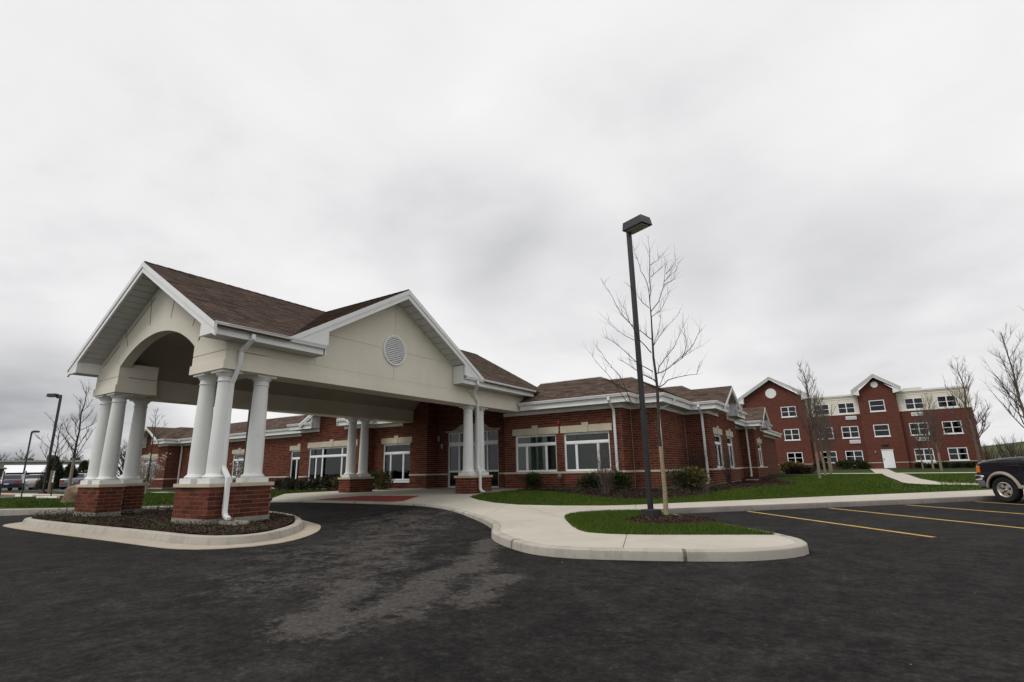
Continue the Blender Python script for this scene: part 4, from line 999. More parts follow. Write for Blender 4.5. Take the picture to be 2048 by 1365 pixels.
BW_ = [(.93, 2.58, 1.175, 2.78), (3.78, 5.25, 1.175, 2.78)]
def gshape(c, g=1.12, z0=3.70, r=5.33, sl=.518): return [(c - g, z0), (c + g, z0), (c + g, r - .2 - sl * g), (c, r - .2), (c - g, r - .2 - sl * g)]
wb = brick_wall((-5.92, 25.92), (-5.92, 32.28), wins=BW_, extra=gshape(3.2))
for b in BW_: window(mainb, wb, *b, (1, 1), glassm='glass')
brick_wall((-5.92, 32.28), (-7.02, 32.28), mode='mat', band=False); brick_wall((-7.02, 32.28), (-7.02, 39.57)); brick_wall((-7.02, 39.57), (-6.12, 39.57))
wc = brick_wall((-6.12, 39.57), (-6.12, 43.88), wins=[(1.05, 2.75, 1.175, 2.78)], extra=gshape(2.0, .9)); window(mainb, wc, 1.05, 2.75, 1.175, 2.78, (1, 1))
brick_wall((-6.12, 43.88), (-7.02, 43.88), mode='mat', band=False); brick_wall((-7.02, 43.88), (-7.02, 57.4), mode='mat', band=False); brick_wall((-7.02, 57.4), (-25, 57.4), mode='mat', band=False)
brick_wall((-25, 57.4), (-25, 40), mode='mat', band=False); brick_wall((-25, 40), (-54.2, 40), mode='mat', band=False); brick_wall((-54.2, 40), (-54.2, 21.62), mode='mat', band=False)
# left wing
wl_ = brick_wall((-22.67, 20.65), (-18.75, 20.65), wins=[(.72, 2.72, .86, 2.78)], mode='obj'); window(mainb, wl_, .72, 2.72, .86, 2.78, (1, 2, 1), sill=1)
brick_wall((-18.75, 20.65), (-18.75, 21.45), z1=5.4); brick_wall((-14.0, 21.45), (-14.0, 20.65), z1=5.4, mode='mat')
DR = (.72, 3.90, .30, 3.22)
wd_ = brick_wall((-18.75, 21.45), (-14.0, 21.45), z1=5.4, doorholes=[DR])
brick_wall((-22.67, 19.97), (-22.67, 20.65))
w2 = brick_wall((-28.28, 19.97), (-22.67, 19.97), wins=[(.83, 4.9, .84, 2.76)], extra=gshape(2.8)); window(mainb, w2, .83, 4.9, .84, 2.76, (1, 1, 3, 1, 1), tops=(2, 3, 2), glassm='dark_glass', sill=1)
brick_wall((-28.28, 21.62), (-28.28, 19.97), mode='mat', band=False)
LW = [(14.0, 15.72, .84, 2.80), (7.1, 8.75, 1.175, 2.80), (2.2, 3.85, 1.175, 2.80)]
w3 = brick_wall((-45.6 - .77, 21.62), (-28.28, 21.62), wins=[(a + .77, b + .77, c, d) for a, b, c, d in LW])
for i, (a, b, c, d) in enumerate(LW): window(mainb, w3, a + .77, b + .77, c, d, (1, 2), tops=(1,), sill=(i == 0), glassm='dark_glass' if i else 'glass')
brick_wall((-46.37, 20.65), (-46.37, 21.62)); w4_ = brick_wall((-51.58, 20.65), (-46.37, 20.65), wins=[(1.25, 3.70, 1.175, 2.80)], extra=gshape(2.61)); window(mainb, w4_, 1.25, 3.70, 1.175, 2.80, (1, 2, 1))
brick_wall((-51.58, 21.62), (-51.58, 20.65), mode='mat', band=False); brick_wall((-54.2, 21.62), (-51.58, 21.62))
# the single bricks: the 300 nearest of the two walls beside the entrance
cand = [(bo, w, c) for bo, w, ps in NEARB for c in ps]
cand.sort(key=lambda t: (t[1].P(*t[2][0]) - Vector((0, 0, 1.26))).length)
for bo, w, c in cand[:300]: brick_objects(bo, w, [c])
rest = {}
for bo, w, c in cand[300:]: rest.setdefault(bo.name, (bo, w, []))[2].append(c)
for bo, w, cs in rest.values():
    mb = MB(); brick_mesh(mb, w, cs); tag(mb.build('brickwork', 'brick', bo, loc=(0, 0, 0), fix=False), kind='stuff')

# entrance doors
def storefront(w, u0, u1, z0, z1):
    f = MB(); d0, d1 = -.16, -.06; n = 4; fw = .06
    xs = [u0 + (u1 - u0) * t for t in (0, .22, .5, .78, 1)]
    w.box(f, u0, u0 + fw, z0, z1, d0, d1); w.box(f, u1 - fw, u1, z0, z1, d0, d1); w.box(f, u0 + fw, u1 - fw, z1 - fw, z1, d0, d1); w.box(f, u0 + fw, u1 - fw, 2.52, 2.72, d0, d1 + .03); w.box(f, u0 + fw, u1 - fw, z0, z0 + .10, d0, d1)
    for x in xs[1:4]: w.box(f, x - .04, x + .04, z0 + .1, z1 - fw, d0 + .004, d1 - .004)
    fo = f.build('entrance_door', 'vinyl_frame', mainb)
    for i in range(4):
        a, b = xs[i] + .06, xs[i + 1] - .06
        r = MB(); w.box(r, a, b, 1.22, 1.30, -.13, -.08); r.build('push_rail', 'vinyl_frame', fo, loc=(0, 0, 0))
        for c, e in ((z0 + .1, 1.218), (1.302, 2.518), (2.722, z1 - fw)):
            p = MB(); w.box(p, a - .02, b + .02, c + .002, e - .002, -.118, -.108); p.build('pane', 'dark_glass', fo, loc=(0, 0, 0))
storefront(wd_, DR[0], DR[1], .425, DR[3])
for p in ([(DR[0] - .14, 3.23), (1.9, 3.23), (1.9, 3.62), (1.55, 3.58), (1.25, 3.36), (.92, 3.30), (DR[0] - .14, 3.30)], [(1.906, 3.23), (2.72, 3.23), (2.72, 3.62), (1.906, 3.62)], [(2.726, 3.23), (DR[1] + .14, 3.23), (DR[1] + .14, 3.30), (3.7, 3.30), (3.37, 3.36), (3.07, 3.58), (2.726, 3.62)]):
    m_ = MB(); wd_.prism(m_, p, -.08, .03); m_.build('lintel_stone', 'limestone', mainb)
for u in (.18, .42):
    z = 2.95 if u < .3 else 2.55
    m_ = MB().lathe([(.02, -.16), (.05, -.15), (.075, -.05), (.08, .08), (.05, .13), (.015, .16)], 12, tuple(wd_.P(u, z, .12))); s_ = m_.build('wall_lantern', 'lens', mainb, smooth=True)
    m_ = MB(); wd_.box(m_, u - .05, u + .05, z - .09, z + .09, .0, .04); m_.build('bracket', 'dark_metal', s_, loc=(0, 0, 0))
brick_wall((-20.45, 20.65), (-18.75, 20.65), z0=3.705, z1=4.88, foot=3.702, band=False, bandz=(3.70, 3.70), name='upper_wall'); brick_wall((-14.0, 20.65), (-12.79, 20.65), z0=3.705, z1=4.88, foot=3.702, band=False, bandz=(3.70, 3.70), name='upper_wall')
# inner rooms and floor, so the glass looks into something
def room(x0, x1, y0, y1, z0, z1, open_side):
    b = MB(); v = [(x0, y0, z0), (x1, y0, z0), (x1, y1, z0), (x0, y1, z0), (x0, y0, z1), (x1, y0, z1), (x1, y1, z1), (x0, y1, z1)]
    fs = {'b': (0, 1, 2, 3), 't': (4, 5, 6, 7), '-y': (0, 1, 5, 4), '+x': (1, 2, 6, 5), '+y': (2, 3, 7, 6), '-x': (3, 0, 4, 7)}
    b.add(v, [f for k_, f in fs.items() if k_ != open_side]); b.build('room_interior', 'room', mainb, fix=False)
room(-13.8, -8.3, 20.9, 24.5, .44, 3.6, '-y'); room(-18.6, -14.1, 21.7, 27, .44, 3.6, '-y'); room(-22.4, -19, 20.9, 24, .44, 3.6, '-y'); room(-28, -22.9, 20.25, 24, .44, 3.6, '-y'); room(-46, -28.5, 21.9, 25, .44, 3.6, '-y'); room(-51.3, -46.6, 20.95, 24, .44, 3.6, '-y'); room(-9.5, -6.2, 26.2, 32, .44, 3.6, '+x'); room(-9, -6.4, 39.9, 43.6, .44, 3.6, '+x')

# ---- eaves, gutters and the sloped roof band with its flat top
PR = [(-12.74, 20.03), (-7.5, 20.03), (-7.5, 21.05), (-6.4, 21.05), (-6.4, 25.3), (-5.3, 25.3), (-5.3, 32.9), (-6.4, 32.9), (-6.4, 38.95), (-5.5, 38.95), (-5.5, 44.5), (-6.4, 44.5), (-6.4, 58.0), (-25.6, 58.0)]
PL = [(-54.8, 40.6), (-54.8, 21.0), (-52.2, 21.0), (-52.2, 20.03), (-45.75, 20.03), (-45.75, 21.0), (-28.9, 21.0), (-28.9, 19.35), (-22.05, 19.35), (-22.05, 20.03), (-20.50, 20.03)]
EZ, TZ, TD = 4.19, 5.33, 2.10
def mitres(path):
    out = []; V2 = [Vector(p) for p in path]
    for i in range(len(V2)):
        ns = []
        if i: d = (V2[i] - V2[i - 1]).normalized(); ns.append(Vector((d.y, -d.x)))
        if i < len(V2) - 1: d = (V2[i + 1] - V2[i]).normalized(); ns.append(Vector((d.y, -d.x)))
        b = ns[0] if len(ns) == 1 else (ns[0] + ns[1]) / (1 + ns[0].dot(ns[1])); out.append(b)
    return out
ALLS = []
def along(c, d, z, w): return tuple(w.P(c, z, d))
def eaves(path, gables):
    mt = mitres(path); cut = []; runs = []; cur = [path[0]]; curf = []
    for i in range(len(path) - 1):
        P, Q = Vector(path[i]), Vector(path[i + 1]); w = Wall(path[i], path[i + 1])
        e0 = P + mt[i] * -.06; e1 = Q + mt[i + 1] * -.06; t0 = P + mt[i] * -TD; t1 = Q + mt[i + 1] * -TD
        E0, E1, T0, T1 = (e0.x, e0.y, EZ), (e1.x, e1.y, EZ), (t0.x, t0.y, TZ), (t1.x, t1.y, TZ)
        g = gables.get(i)
        if not g: ALLS.append(Slope([E0, E1, T1, T0]))
        else:
            c, h = g; V = along(c, -TD, TZ, w); A, B = along(c - h, -.06, EZ, w), along(c + h, -.06, EZ, w)
            ALLS.append(Slope([E0, A, V, T0])); ALLS.append(Slope([B, E1, T1, V]))
            F = along(c, .03, TZ, w)
            for sg, q in ((-1, along(c - h, .03, EZ, w)), (1, along(c + h, .03, EZ, w))):
                s_ = Slope.__new__(Slope); s_.o = Vector(q); s_.v = (Vector(F) - Vector(q)).normalized(); s_.u = w.n.copy(); s_.n = s_.u.cross(s_.v).normalized()
                if s_.n.z < 0: s_.u = -s_.u; s_.n = s_.u.cross(s_.v).normalized()
                Aq = A if sg < 0 else B
                s_.pts = [Vector(q), Vector(Aq), Vector(V), Vector(F)]; s_.conv = [((p - s_.o).dot(s_.u), (p - s_.o).dot(s_.v)) for p in s_.pts]
                if area(s_.conv) < 0: s_.conv = s_.conv[::-1]
                ALLS.append(s_)
                # rake board, soffit and return of this half
                sl = (TZ - EZ) / h; zz = lambda x: TZ - .02 - sl * x
                m_ = MB(); w.prism(m_, [(c, zz(0)), (c + sg * h, zz(h)), (c + sg * h, zz(h) - .13), (c, zz(0) - .13)], .05, -.03); m_.build('rake_board', 'white_trim', mainb)
                m_ = MB(); w.prism(m_, [(c, zz(0) - .128), (c + sg * h, zz(h) - .128), (c + sg * h, zz(h) - .24), (c, zz(0) - .24)], .02, -.05); m_.build('rake_fascia', 'white_trim', mainb)
                gi = min(1.12, h - .8) if h < 2 else 1.12
                m_ = MB(); w.prism(m_, [(c, zz(0) - .16), (c + sg * gi, zz(gi) - .16), (c + sg * gi, zz(gi) - .19), (c, zz(0) - .19)], -.05, -.615); m_.build('soffit_panel', 'soffit', mainb)
                m_ = MB(); w.prism(m_, [(c + sg * gi, 3.86), (c + sg * (gi + .03), 3.86), (c + sg * (gi + .03), zz(gi) - .15), (c + sg * gi, zz(gi) - .15)], -.02, -.615); m_.build('return_side', 'white_trim', mainb)
                m_ = MB(); w.prism(m_, [(c + sg * (gi + .031), 3.87), (c + sg * (h - .05), 3.87), (c + sg * (h - .05), 4.15), (c + sg * (gi + .031), zz(gi) - .16)], -.10, -.135); m_.build('gable_return', 'white_trim', mainb)
            gi = min(1.12, h - .8) if h < 2 else 1.12
            a = P + (Q - P).normalized() * (c - gi); b = P + (Q - P).normalized() * (c + gi)
            runs.append(cur + [tuple(a)]); cur = [tuple(b)]
        cur.append(path[i + 1])
    runs.append(cur)
    for r in runs:
        gutter(mainb, r, 4.205)
        MB().sweep(r, [(-.108, 3.86), (-.135, 3.86), (-.135, 4.185), (-.108, 4.185)]).build('fascia', 'white_trim', mainb)
        MB().sweep(r, [(-.136, 3.862), (-.64, 3.862), (-.64, 3.88), (-.136, 3.88)]).build('soffit', 'soffit', mainb)
        MB().sweep(r, [(-.585, 3.70), (-.63, 3.70), (-.63, 3.861), (-.585, 3.861)]).build('frieze', 'white_trim', mainb)
    MB().sweep(path, [(-TD + .03, TZ - .015), (-TD - .16, TZ - .015), (-TD - .16, TZ + .045), (-TD + .03, TZ + .03)]).build('coping', 'white_trim', mainb)
eaves(PR, {5: (3.87, 2.2), 9: (2.6, 1.75)})
eaves(PL, {3: (3.23, 2.2), 7: (3.42, 2.2)})
mb = MB()
for s_ in ALLS: deck(mb, s_, .05)
mb.add([(-54, 24, 5.2), (-8.6, 24, 5.2), (-8.6, 56, 5.2), (-24, 56, 5.2), (-24, 39, 5.2), (-54, 39, 5.2)], [(0, 1, 4, 5), (1, 2, 3, 4)])
roof_m = mb.build('roof', 'roof_deck', mainb)
vis = [s for s in ALLS if s.pts[0].y < 40 and not (s.pts[0].x < -53.5)]
shingle_roof(roof_m, vis, keep=300, near=(-9, 15, 6))
MB().box(-13.94, -12.75, 20.60, 20.648, 3.70, 3.861).build('frieze', 'white_trim', mainb)
# hips, valleys: cap pieces on the outer corners seen from the drive
downspout(mainb, [(-8.40, 20.08, 4.10), (-8.40, 20.08, 3.98), (-8.40, 20.56, 3.60), (-8.40, 20.57, .80)], (1, 0, 0))
downspout(mainb, [(-6.45, 22.55, 4.10), (-6.45, 22.55, 3.98), (-6.94, 21.85, 3.62), (-6.94, 21.85, .52)], (0, 1, 0))
downspout(mainb, [(-6.15, 25.36, 4.10), (-6.15, 25.36, 3.98), (-6.15, 25.82, 3.62), (-6.15, 25.83, .60), (-6.15, 25.74, .52), (-6.15, 25.55, .47)], (1, 0, 0))
downspout(mainb, [(-6.55, 39.0, 4.10), (-6.55, 39.0, 3.98), (-6.55, 39.48, 3.62), (-6.55, 39.48, .65), (-6.55, 39.30, .55)], (1, 0, 0))
downspout(mainb, [(-45.4, 21.05, 4.10), (-45.4, 21.05, 3.98), (-45.9, 21.53, 3.62), (-45.9, 21.53, .55)], (1, 0, 0))
downspout(mainb, [(-22.1, 19.42, 4.10), (-22.1, 19.42, 3.98), (-22.75, 19.89, 3.62), (-22.75, 19.89, .55)], (1, 0, 0))
splash((-8.05, 20.2, .44), 0.3, 'concrete splash block tucked beside the shrub at the downspout by the twin windows')
splash((-6.5, 21.55, .42), 0.9, 'concrete splash block behind the bare young tree trunk')
splash((-6.0, 25.25, .44), -1.2, 'concrete splash block at the brick corner before the narrow window bay')
splash((-5.5, 33.0, .46), .5, 'concrete splash block on the mulch past the narrow window bay')
# small wall fittings
b_ = MB(); w1.box(b_, 2.88, 2.99, 3.20, 3.33, .0, .09); b_.build('alarm_strobe', 'red_paint', mainb, bevel=.012)
fl = MB().tube([w1.P(2.93, 1.02, .0), w1.P(2.93, 1.02, .10)], .03, 10).build('flood_light', 'galvanised', mainb)
MB().lathe([(.03, -.10), (.075, -.08), (.085, .05), (.095, .10), (.07, .11)], 16, m=Matrix.Translation(w1.P(2.93, .97, .16)) @ Matrix.Rotation(R_(125), 4, 'X') @ Matrix.Rotation(R_(20), 4, 'Y')).build('lamp_head', 'galvanised', fl, loc=(0, 0, 0), smooth=True)
for z, p in ((1, (-8.085, 21.64)), (2, (-7.0, 25.89))):
    MB().box(p[0] - .006, p[0] + .006, p[1] - .006, p[1] + .006, .45, 3.7).build('control_joint', 'limestone', mainb)

# ------------------------------------------------------------------ three-storey block on the right
apt = emp('apartment_block', (-1, 78, .66), 'three-storey red brick block with two white gables and a cream top floor', 'building')
YB = 78.0
A0, A1 = -16.0, 10.97
gL, gR = (-12.9, -5.45), (.33, 4.22)
def awin(x0, x1, z0, z1, y, cols=2, lit=False, dark=False):
    w = Wall((x0, y), (x1, y)); f = MB(); L = x1 - x0; fw = .075
    w.box(f, 0, fw, z0, z1, -.1, .03); w.box(f, L - fw, L, z0, z1, -.1, .03); w.box(f, fw, L - fw, z0, z0 + fw, -.1, .05); w.box(f, fw, L - fw, z1 - fw, z1, -.1, .03)
    zm = (z0 + z1) / 2; xs = [fw + (L - 2 * fw) * i / cols for i in range(cols + 1)]
    for x in xs[1:-1]: w.box(f, x - .05, x + .05, z0 + fw, z1 - fw, -.1, .02)
    for i in range(cols):
        a, b = xs[i] + (.05 if i else 0), xs[i + 1] - (.05 if i < cols - 1 else 0); w.box(f, a, b, zm - .028, zm + .028, -.09, .01)
    fo = f.build('window', 'vinyl_frame', apt)
    for i in range(cols):
        a, b = xs[i] + (.05 if i else 0), xs[i + 1] - (.05 if i < cols - 1 else 0)
        for c, e in ((z0 + fw, zm - .028), (zm + .028, z1 - fw)):
            p = MB(); w.box(p, a + .002, b - .002, c + .002, e - .002, -.07, -.06); p.build('pane', 'dark_glass', fo, loc=(0, 0, 0))
    s_ = MB(); w.box(s_, -.06, L + .06, z0 - .10, z0 - .004, -.05, .07); s_.build('sill', 'vinyl_frame', fo, loc=(0, 0, 0))
    bk = MB(); w.box(bk, .03, L - .03, z0, z1, -.6, -.55); bk.build('room_back', 'room', fo, loc=(0, 0, 0)); hb = rnd.choice((0, 0, .25, .45, .5, .9)) * (z1 - z0)
    if hb: bl = MB(); w.box(bl, fw, L - fw, z1 - fw - hb, z1 - fw, -.16, -.145); bl.build('blind', rnd.choice(('blind', 'curtain', 'grey_wall')), fo, loc=(0, 0, 0))
F1, F2, F3 = (1.41, 2.78), (4.36, 5.74), (7.34, 8.66)
def facade(name, x0, x1, y, z0, z1, mat, holes, thick=.3, top=None):
    w = Wall((x0, y), (x1, y)); mb = MB(); hs = [(a - x0, b - x0, c, d) for a, b, c, d in holes]
    for a, b, c, d in cells(w.L, z0, z1, hs): mb.add([w.P(a, c), w.P(b, c), w.P(b, d), w.P(a, d)], [(0, 1, 2, 3)])
    for a, b, c, d in hs:
        D = -.2; mb.add([w.P(a, c), w.P(a, d), w.P(a, d, D), w.P(a, c, D), w.P(b, c), w.P(b, d), w.P(b, d, D), w.P(b, c, D)], [(0, 1, 2, 3), (4, 7, 6, 5), (1, 5, 6, 2), (0, 3, 7, 4)])
    if top: mb.add([(p[0], y, p[1]) for p in top], [tuple(range(len(top)))])
    return mb.build(name, mat, apt, fix=False)
def wins(xs, floors, y, cols=2, skip=()):
    out = []
    for i, (a, b) in enumerate(xs):
        for j, (c, d) in enumerate(floors):
            if (i, j) in skip: continue
            out.append((a, b, c, d)); awin(a, b, c, d, y, cols)
    return out
ys, yg = YB, YB - .55
hm = wins([(-4.55, -2.85), (-1.9, -.12)], (F1, F2), ys); ht_ = wins([(-4.55, -2.85), (-1.9, -.12)], (F3,), ys)
hr = wins([(4.95, 6.7), (8.0, 9.72)], (F1, F2), ys); hrt = wins([(4.95, 6.7), (8.0, 9.72)], (F3,), ys)
ZM = 7.20
facade('brick_wall', gL[1], gR[0], ys, .3, ZM, 'far_brick', hm); facade('brick_wall', gR[1], A1, ys, .3, ZM, 'far_brick', hr)
facade('stucco_wall', gL[1], gR[0], ys - .02, ZM, 9.30, 'stucco', ht_); facade('stucco_wall', gR[1], A1, ys - .02, ZM, 9.30, 'stucco', hrt)
MB().box(A0, gL[0] - .01, ys, ys + .3, .3, 9.3).build('stucco_wall', 'stucco', apt)
for a, b in ((gL[1] + .02, gR[0] - .02), (gR[1] + .02, A1 + .12), (A0, gL[0] - .02)):
    MB().box(a, b, ys - .16, ys + .3, 9.46, 9.66).build('cornice', 'white_trim', apt); MB().box(a, b, ys - .08, ys + .28, 9.305, 9.455).build('cornice_band', 'stucco', apt); MB().box(a, b, ys - .05, ys + .1, 9.08, 9.14).build('cornice_rib', 'stucco', apt)
    MB().box(a, b, ys - .06, ys + .1, ZM - .03, ZM + .06).build('stucco_edge', 'stucco', apt)
hl = wins([(-12.2, -10.55), (-8.3, -6.55)], (F1, F2, F3), yg)
pkL = (gL[0] + gL[1]) / 2; pkR = (gR[0] + gR[1]) / 2
facade('gable_wall', gL[0], gL[1], yg, .3, 9.75, 'far_brick', hl, top=[(gL[0], 9.75), (gL[1], 9.75), (pkL, 12.35)])
hg = wins([(1.42, 2.95)], (F2, F3), yg, 1); door_h = (1.72, 2.98, .66, 2.80)
facade('gable_wall', gR[0], gR[1], yg, .3, 9.75, 'far_brick', hg + [door_h], top=[(gR[0], 9.75), (gR[1], 9.75), (pkR, 11.45)])
for g in (gL, gR):
    for x in g: MB().box(x - .004, x + .004, yg + .002, ys + .02, .3, 9.75).build('return_wall', 'far_brick', apt)
# end walls, rear and roof of the block
MB().box(A1 - .3, A1, ys + .002, ys + 14, .3, ZM).build('end_wall', 'far_brick', apt); MB().box(A1 - .3, A1 + .02, ys + .004, ys + 14, ZM + .002, 9.3).build('end_wall', 'stucco', apt); MB().box(A0, A1 - .31, ys + 13.7, ys + 14, .3, 9.3).build('rear_wall', 'far_brick', apt)
MB().box(A0, A1 - .31, ys + .31, ys + 13.69, 9.1, 9.2).build('flat_roof', 'grey_wall', apt)
MB().box(5.2, 7.0, ys + 2.5, ys + 4, 9.2, 10.15).build('roof_unit', 'stucco', apt)
def agable(g, pz, ez, over):
    c = (g[0] + g[1]) / 2; hw = (g[1] - g[0]) / 2 + over; sl = (pz - ez) / hw
    for sg in (-1, 1):
        x = c + sg * hw; m_ = MB(); m_.prism([(c, pz), (x, ez), (x, ez - .34), (c, pz - .36)], 'y', yg - .62, yg - .55); m_.build('rake_board', 'white_trim', apt)
        m_ = MB(); m_.prism([(c, pz - .02), (x, ez - .02), (x, ez - .12), (c, pz - .12)], 'y', yg - .70, yg - .621); m_.build('rake_trim', 'white_trim', apt)
        m_ = MB(); m_.prism([(c, pz - .30), (x, ez - .30), (x, ez - .34), (c, pz - .34)], 'y', yg - .549, yg + .02); m_.build('soffit_panel', 'soffit', apt)
        m_ = MB(); m_.prism([(c, pz + .05), (x, ez + .05), (x, ez + .002), (c, pz + .002)], 'y', yg - .66, yg + 3); m_.build('roof', 'roof_deck', apt)
        xi = c + sg * (hw - over - .25); zi = pz - sl * (hw - over - .25)
        m_ = MB(); m_.prism([(xi, ez - .62), (x, ez - .42), (x, ez - .30), (xi, zi - .34)], 'y', yg - .545, yg - .005); m_.build('corner_return', 'white_trim', apt)
agable(gL, 12.68, 9.98, .62); agable(gR, 11.75, 9.95, .58)
for x, z, r in ((pkL - .05, 10.55, .66), (pkR, 10.55, .38)):
    MB().lathe([(r - .08, .0), (r, .0), (r, .06), (r - .05, .08), (.002, .075)], 28, m=Matrix.Translation((x, yg, z)) @ Matrix.Rotation(R_(90), 4, 'X')).build('round_vent', 'white_trim', apt)
for x, z in ((-1.25, 6.55), (-1.25, 3.65), (5.35, 6.55), (5.35, 3.65), (5.6, .95), (-12.15, 3.65), (-1.6, 1.0), (-.6, 1.0)):
    s_ = .5 if x == -12.15 else 1.15 if z > 2 or x > 5 else .75; h_ = .42 if z > 2 or x > 5 else .10
    yy = yg if x < -6 else ys; o = MB().box(x, x + s_, yy - .10, yy + .02, z, z + h_).build('wall_unit', 'white_trim', apt, bevel=.01)
    for i in range(3 if h_ > .2 else 0): MB().box(x + .04, x + s_ - .04, yy - .108, yy - .102, z + .07 + i * .10, z + .12 + i * .10).build('grille', 'blind', o, loc=(0, 0, 0))
for a, b, y in ((gL[0], gL[1], yg), (gR[0], 1.70, yg), (3.0, gR[1], yg), (gL[1], gR[0], ys), (gR[1], A1, ys)):
    MB().box(a, b, y - .04, y + .02, 1.26, 1.34).build('band_stone', 'limestone', apt)
d_ = MB().box(door_h[0] + .06, door_h[1] - .06, yg + .04, yg + .10, .67, 2.74).build('door', 'vinyl_frame', apt); MB().box(door_h[0], door_h[1], yg - .01, yg + .035, 2.742, 2.80).build('door_head', 'vinyl_frame', apt)
MB().box(1.86, 1.92, yg - .03, yg + .038, 1.6, 1.78).build('handle', 'dark_metal', d_, loc=(0, 0, 0))
MB().box(1.95, 2.55, yg - .16, yg - .002, 3.28, 3.50).build('door_lamp', 'dark_metal', apt, bevel=.02); MB().box(1.12, 1.24, yg - .1, yg - .002, 2.45, 2.68).build('wall_lamp', 'lens', apt, bevel=.02)
# paths across the rear lawn
def strip(name, pts, mat='walk_concrete', dz=.012): return structure(sheet(name, pts, T, mat, 4.0, dz=dz))
strip('path', [(.33, 77.4), (2.0, 77.4), (1.95, 53.0), (.55, 52.8)])
strip('path', [(-3.6, 53.0), (-3.3, 50.9), (.8, 50.2), (6.4, 49.6), (18, 48.2), (18, 50.6), (7.0, 52.6), (.5, 53.0)], dz=.018)
strip('path', [(.9, 50.3), (.95, 43.35), (1.2, 29.2), (1.35, 28.75), (1.7, 28.6), (2.3, 28.75), (3.76, 29.55), (9, 34.6), (9, 35.5), (3.84, 30.3), (2.9, 29.95), (2.4, 30.6), (2.2, 34), (2.3, 44.9), (2.2, 50.2)], dz=.024)

# ------------------------------------------------------------------ planting beds
BED = [(-13.0, 20.62), (-12.95, 20.1), (-11.7, 19.35), (-10.4, 18.3), (-9.4, 17.75), (-8.2, 17.5), (-7.1, 17.75), (-6.3, 18.3), (-5.6, 19.1), (-5.15, 20.2), (-4.95, 21.2), (-4.45, 22.6), (-3.75, 24.0), (-3.0, 25.2), (-2.6, 26.2), (-2.75, 27.8), (-3.9, 30.5), (-4.7, 33), (-5.2, 37), (-5.2, 40), (-4.2, 42.5), (-3.9, 45), (-4.3, 48), (-7.0, 48), (-7.0, 32.3), (-5.9, 32.3), (-5.9, 25.9), (-7.0, 25.9), (-7.0, 21.65), (-8.1, 21.65), (-8.1, 20.62)]
structure(sheet('mulch_bed', BED, T, 'mulch', .5, dz=.022, noise=.014))
BED2 = [(-22.7, 20.6), (-22.7, 18.9), (-23.6, 18.5), (-26, 18.5), (-29.2, 19.0), (-31, 20.2), (-36, 20.4), (-45.5, 20.2), (-46, 19.2), (-52, 19.2), (-52, 20.6), (-46.3, 20.6), (-46.3, 21.6), (-28.3, 21.6), (-28.3, 19.95), (-22.7, 19.95)]
structure(sheet('mulch_bed', BED2, T, 'mulch', 1.0, dz=.02, noise=.012))
def ring(c, rx, ry, name='mulch_ring', n=26, dz=.025):
    pts = [(c[0] + rx * (1 + .07 * math.sin(3 * a + c[0])) * math.cos(a), c[1] + ry * (1 + .06 * math.sin(2 * a + 1)) * math.sin(a)) for a in [2 * math.pi * i / n for i in range(n)]]
    h = lambda x, y: T(x, y) + .05 * max(0, 1 - ((x - c[0]) / rx) ** 2 - ((y - c[1]) / ry) ** 2)
    structure(sheet(name, pts, h, 'mulch', .25, dz=dz * .6, noise=.008)); return pts
def inside(p, poly):
    c = False; n = len(poly)
    for i in range(n):
        a, b = poly[i], poly[i - 1]
        if (a[1] > p[1]) != (b[1] > p[1]) and p[0] < (b[0] - a[0]) * (p[1] - a[1]) / (b[1] - a[1]) + a[0]: c = not c
    return c
def scatter_pts(poly, n, rs):
    xs = [p[0] for p in poly]; ys_ = [p[1] for p in poly]; out = []; g = 0
    while len(out) < n and g < n * 12:
        g += 1; p = (rs.uniform(min(xs), max(xs)), rs.uniform(min(ys_), max(ys_)))
        if inside(p, poly): out.append(p)
    return out
rs = random.Random(3)
def grass(name, poly, dens, h, zf, dz=0, wid=.006, keep=None):
    a = abs(area(poly)); mb_v = []; mb_f = []
    for x, y in scatter_pts(poly, int(a * dens), rs):
        if keep and not keep(x, y): continue
        z = zf(x, y) + dz; an = rs.uniform(0, 6.28); hh = h * rs.uniform(.5, 1.25); lx, ly = rs.gauss(0, .35) * hh, rs.gauss(0, .35) * hh; wx, wy = math.cos(an) * wid, math.sin(an) * wid; n = len(mb_v)
        mb_v += [(x - wx, y - wy, z - .004), (x + wx, y + wy, z - .004), (x + lx, y + ly, z + hh)]; mb_f.append((n, n + 1, n + 2))
    m_ = MB(); m_.v = mb_v; m_.f = mb_f; return tag(m_.build(name, 'grass_blades', fix=False), kind='stuff')
ISL_P = lawn_i
ISL_P = [(x + .03 * (x + 3.9) / 2.5, y + .03 * (y - 11.6) / 2.5) for x, y in lawn_i]
tag(grass('grass', ISL_P, 4200, .055, T, wid=.005, keep=lambda x, y: ((x + 3.72) / 1.0) ** 2 + ((y - 11.85) / 1.05) ** 2 > .9), 'short dense grass round the young tree on the paved island', 'grass')
NEARL = [(-11.6, 15.1)] + FAR[1:13] + [(-.5, 27.5), (-2.6, 26.2), (-3.75, 24.0), (-4.45, 22.6), (-4.95, 21.2), (-5.15, 20.2), (-5.6, 19.1), (-6.3, 18.3), (-7.1, 17.75), (-8.2, 17.5), (-9.4, 17.75), (-10.4, 18.3), (-11.7, 19.35), (-12.4, 19.8), (-12.45, 17.6)]
tag(grass('grass', NEARL, 1500, .06, T, wid=.008), 'mown green grass strip between the mulch bed and the walk', 'grass')
FARL = [(-.4, 23.4), (3.5, 27.7), (8, 33), (8, 48), (-3, 48), (-4.2, 42), (-4.6, 33), (-2.7, 28), (-2.5, 26.4)]
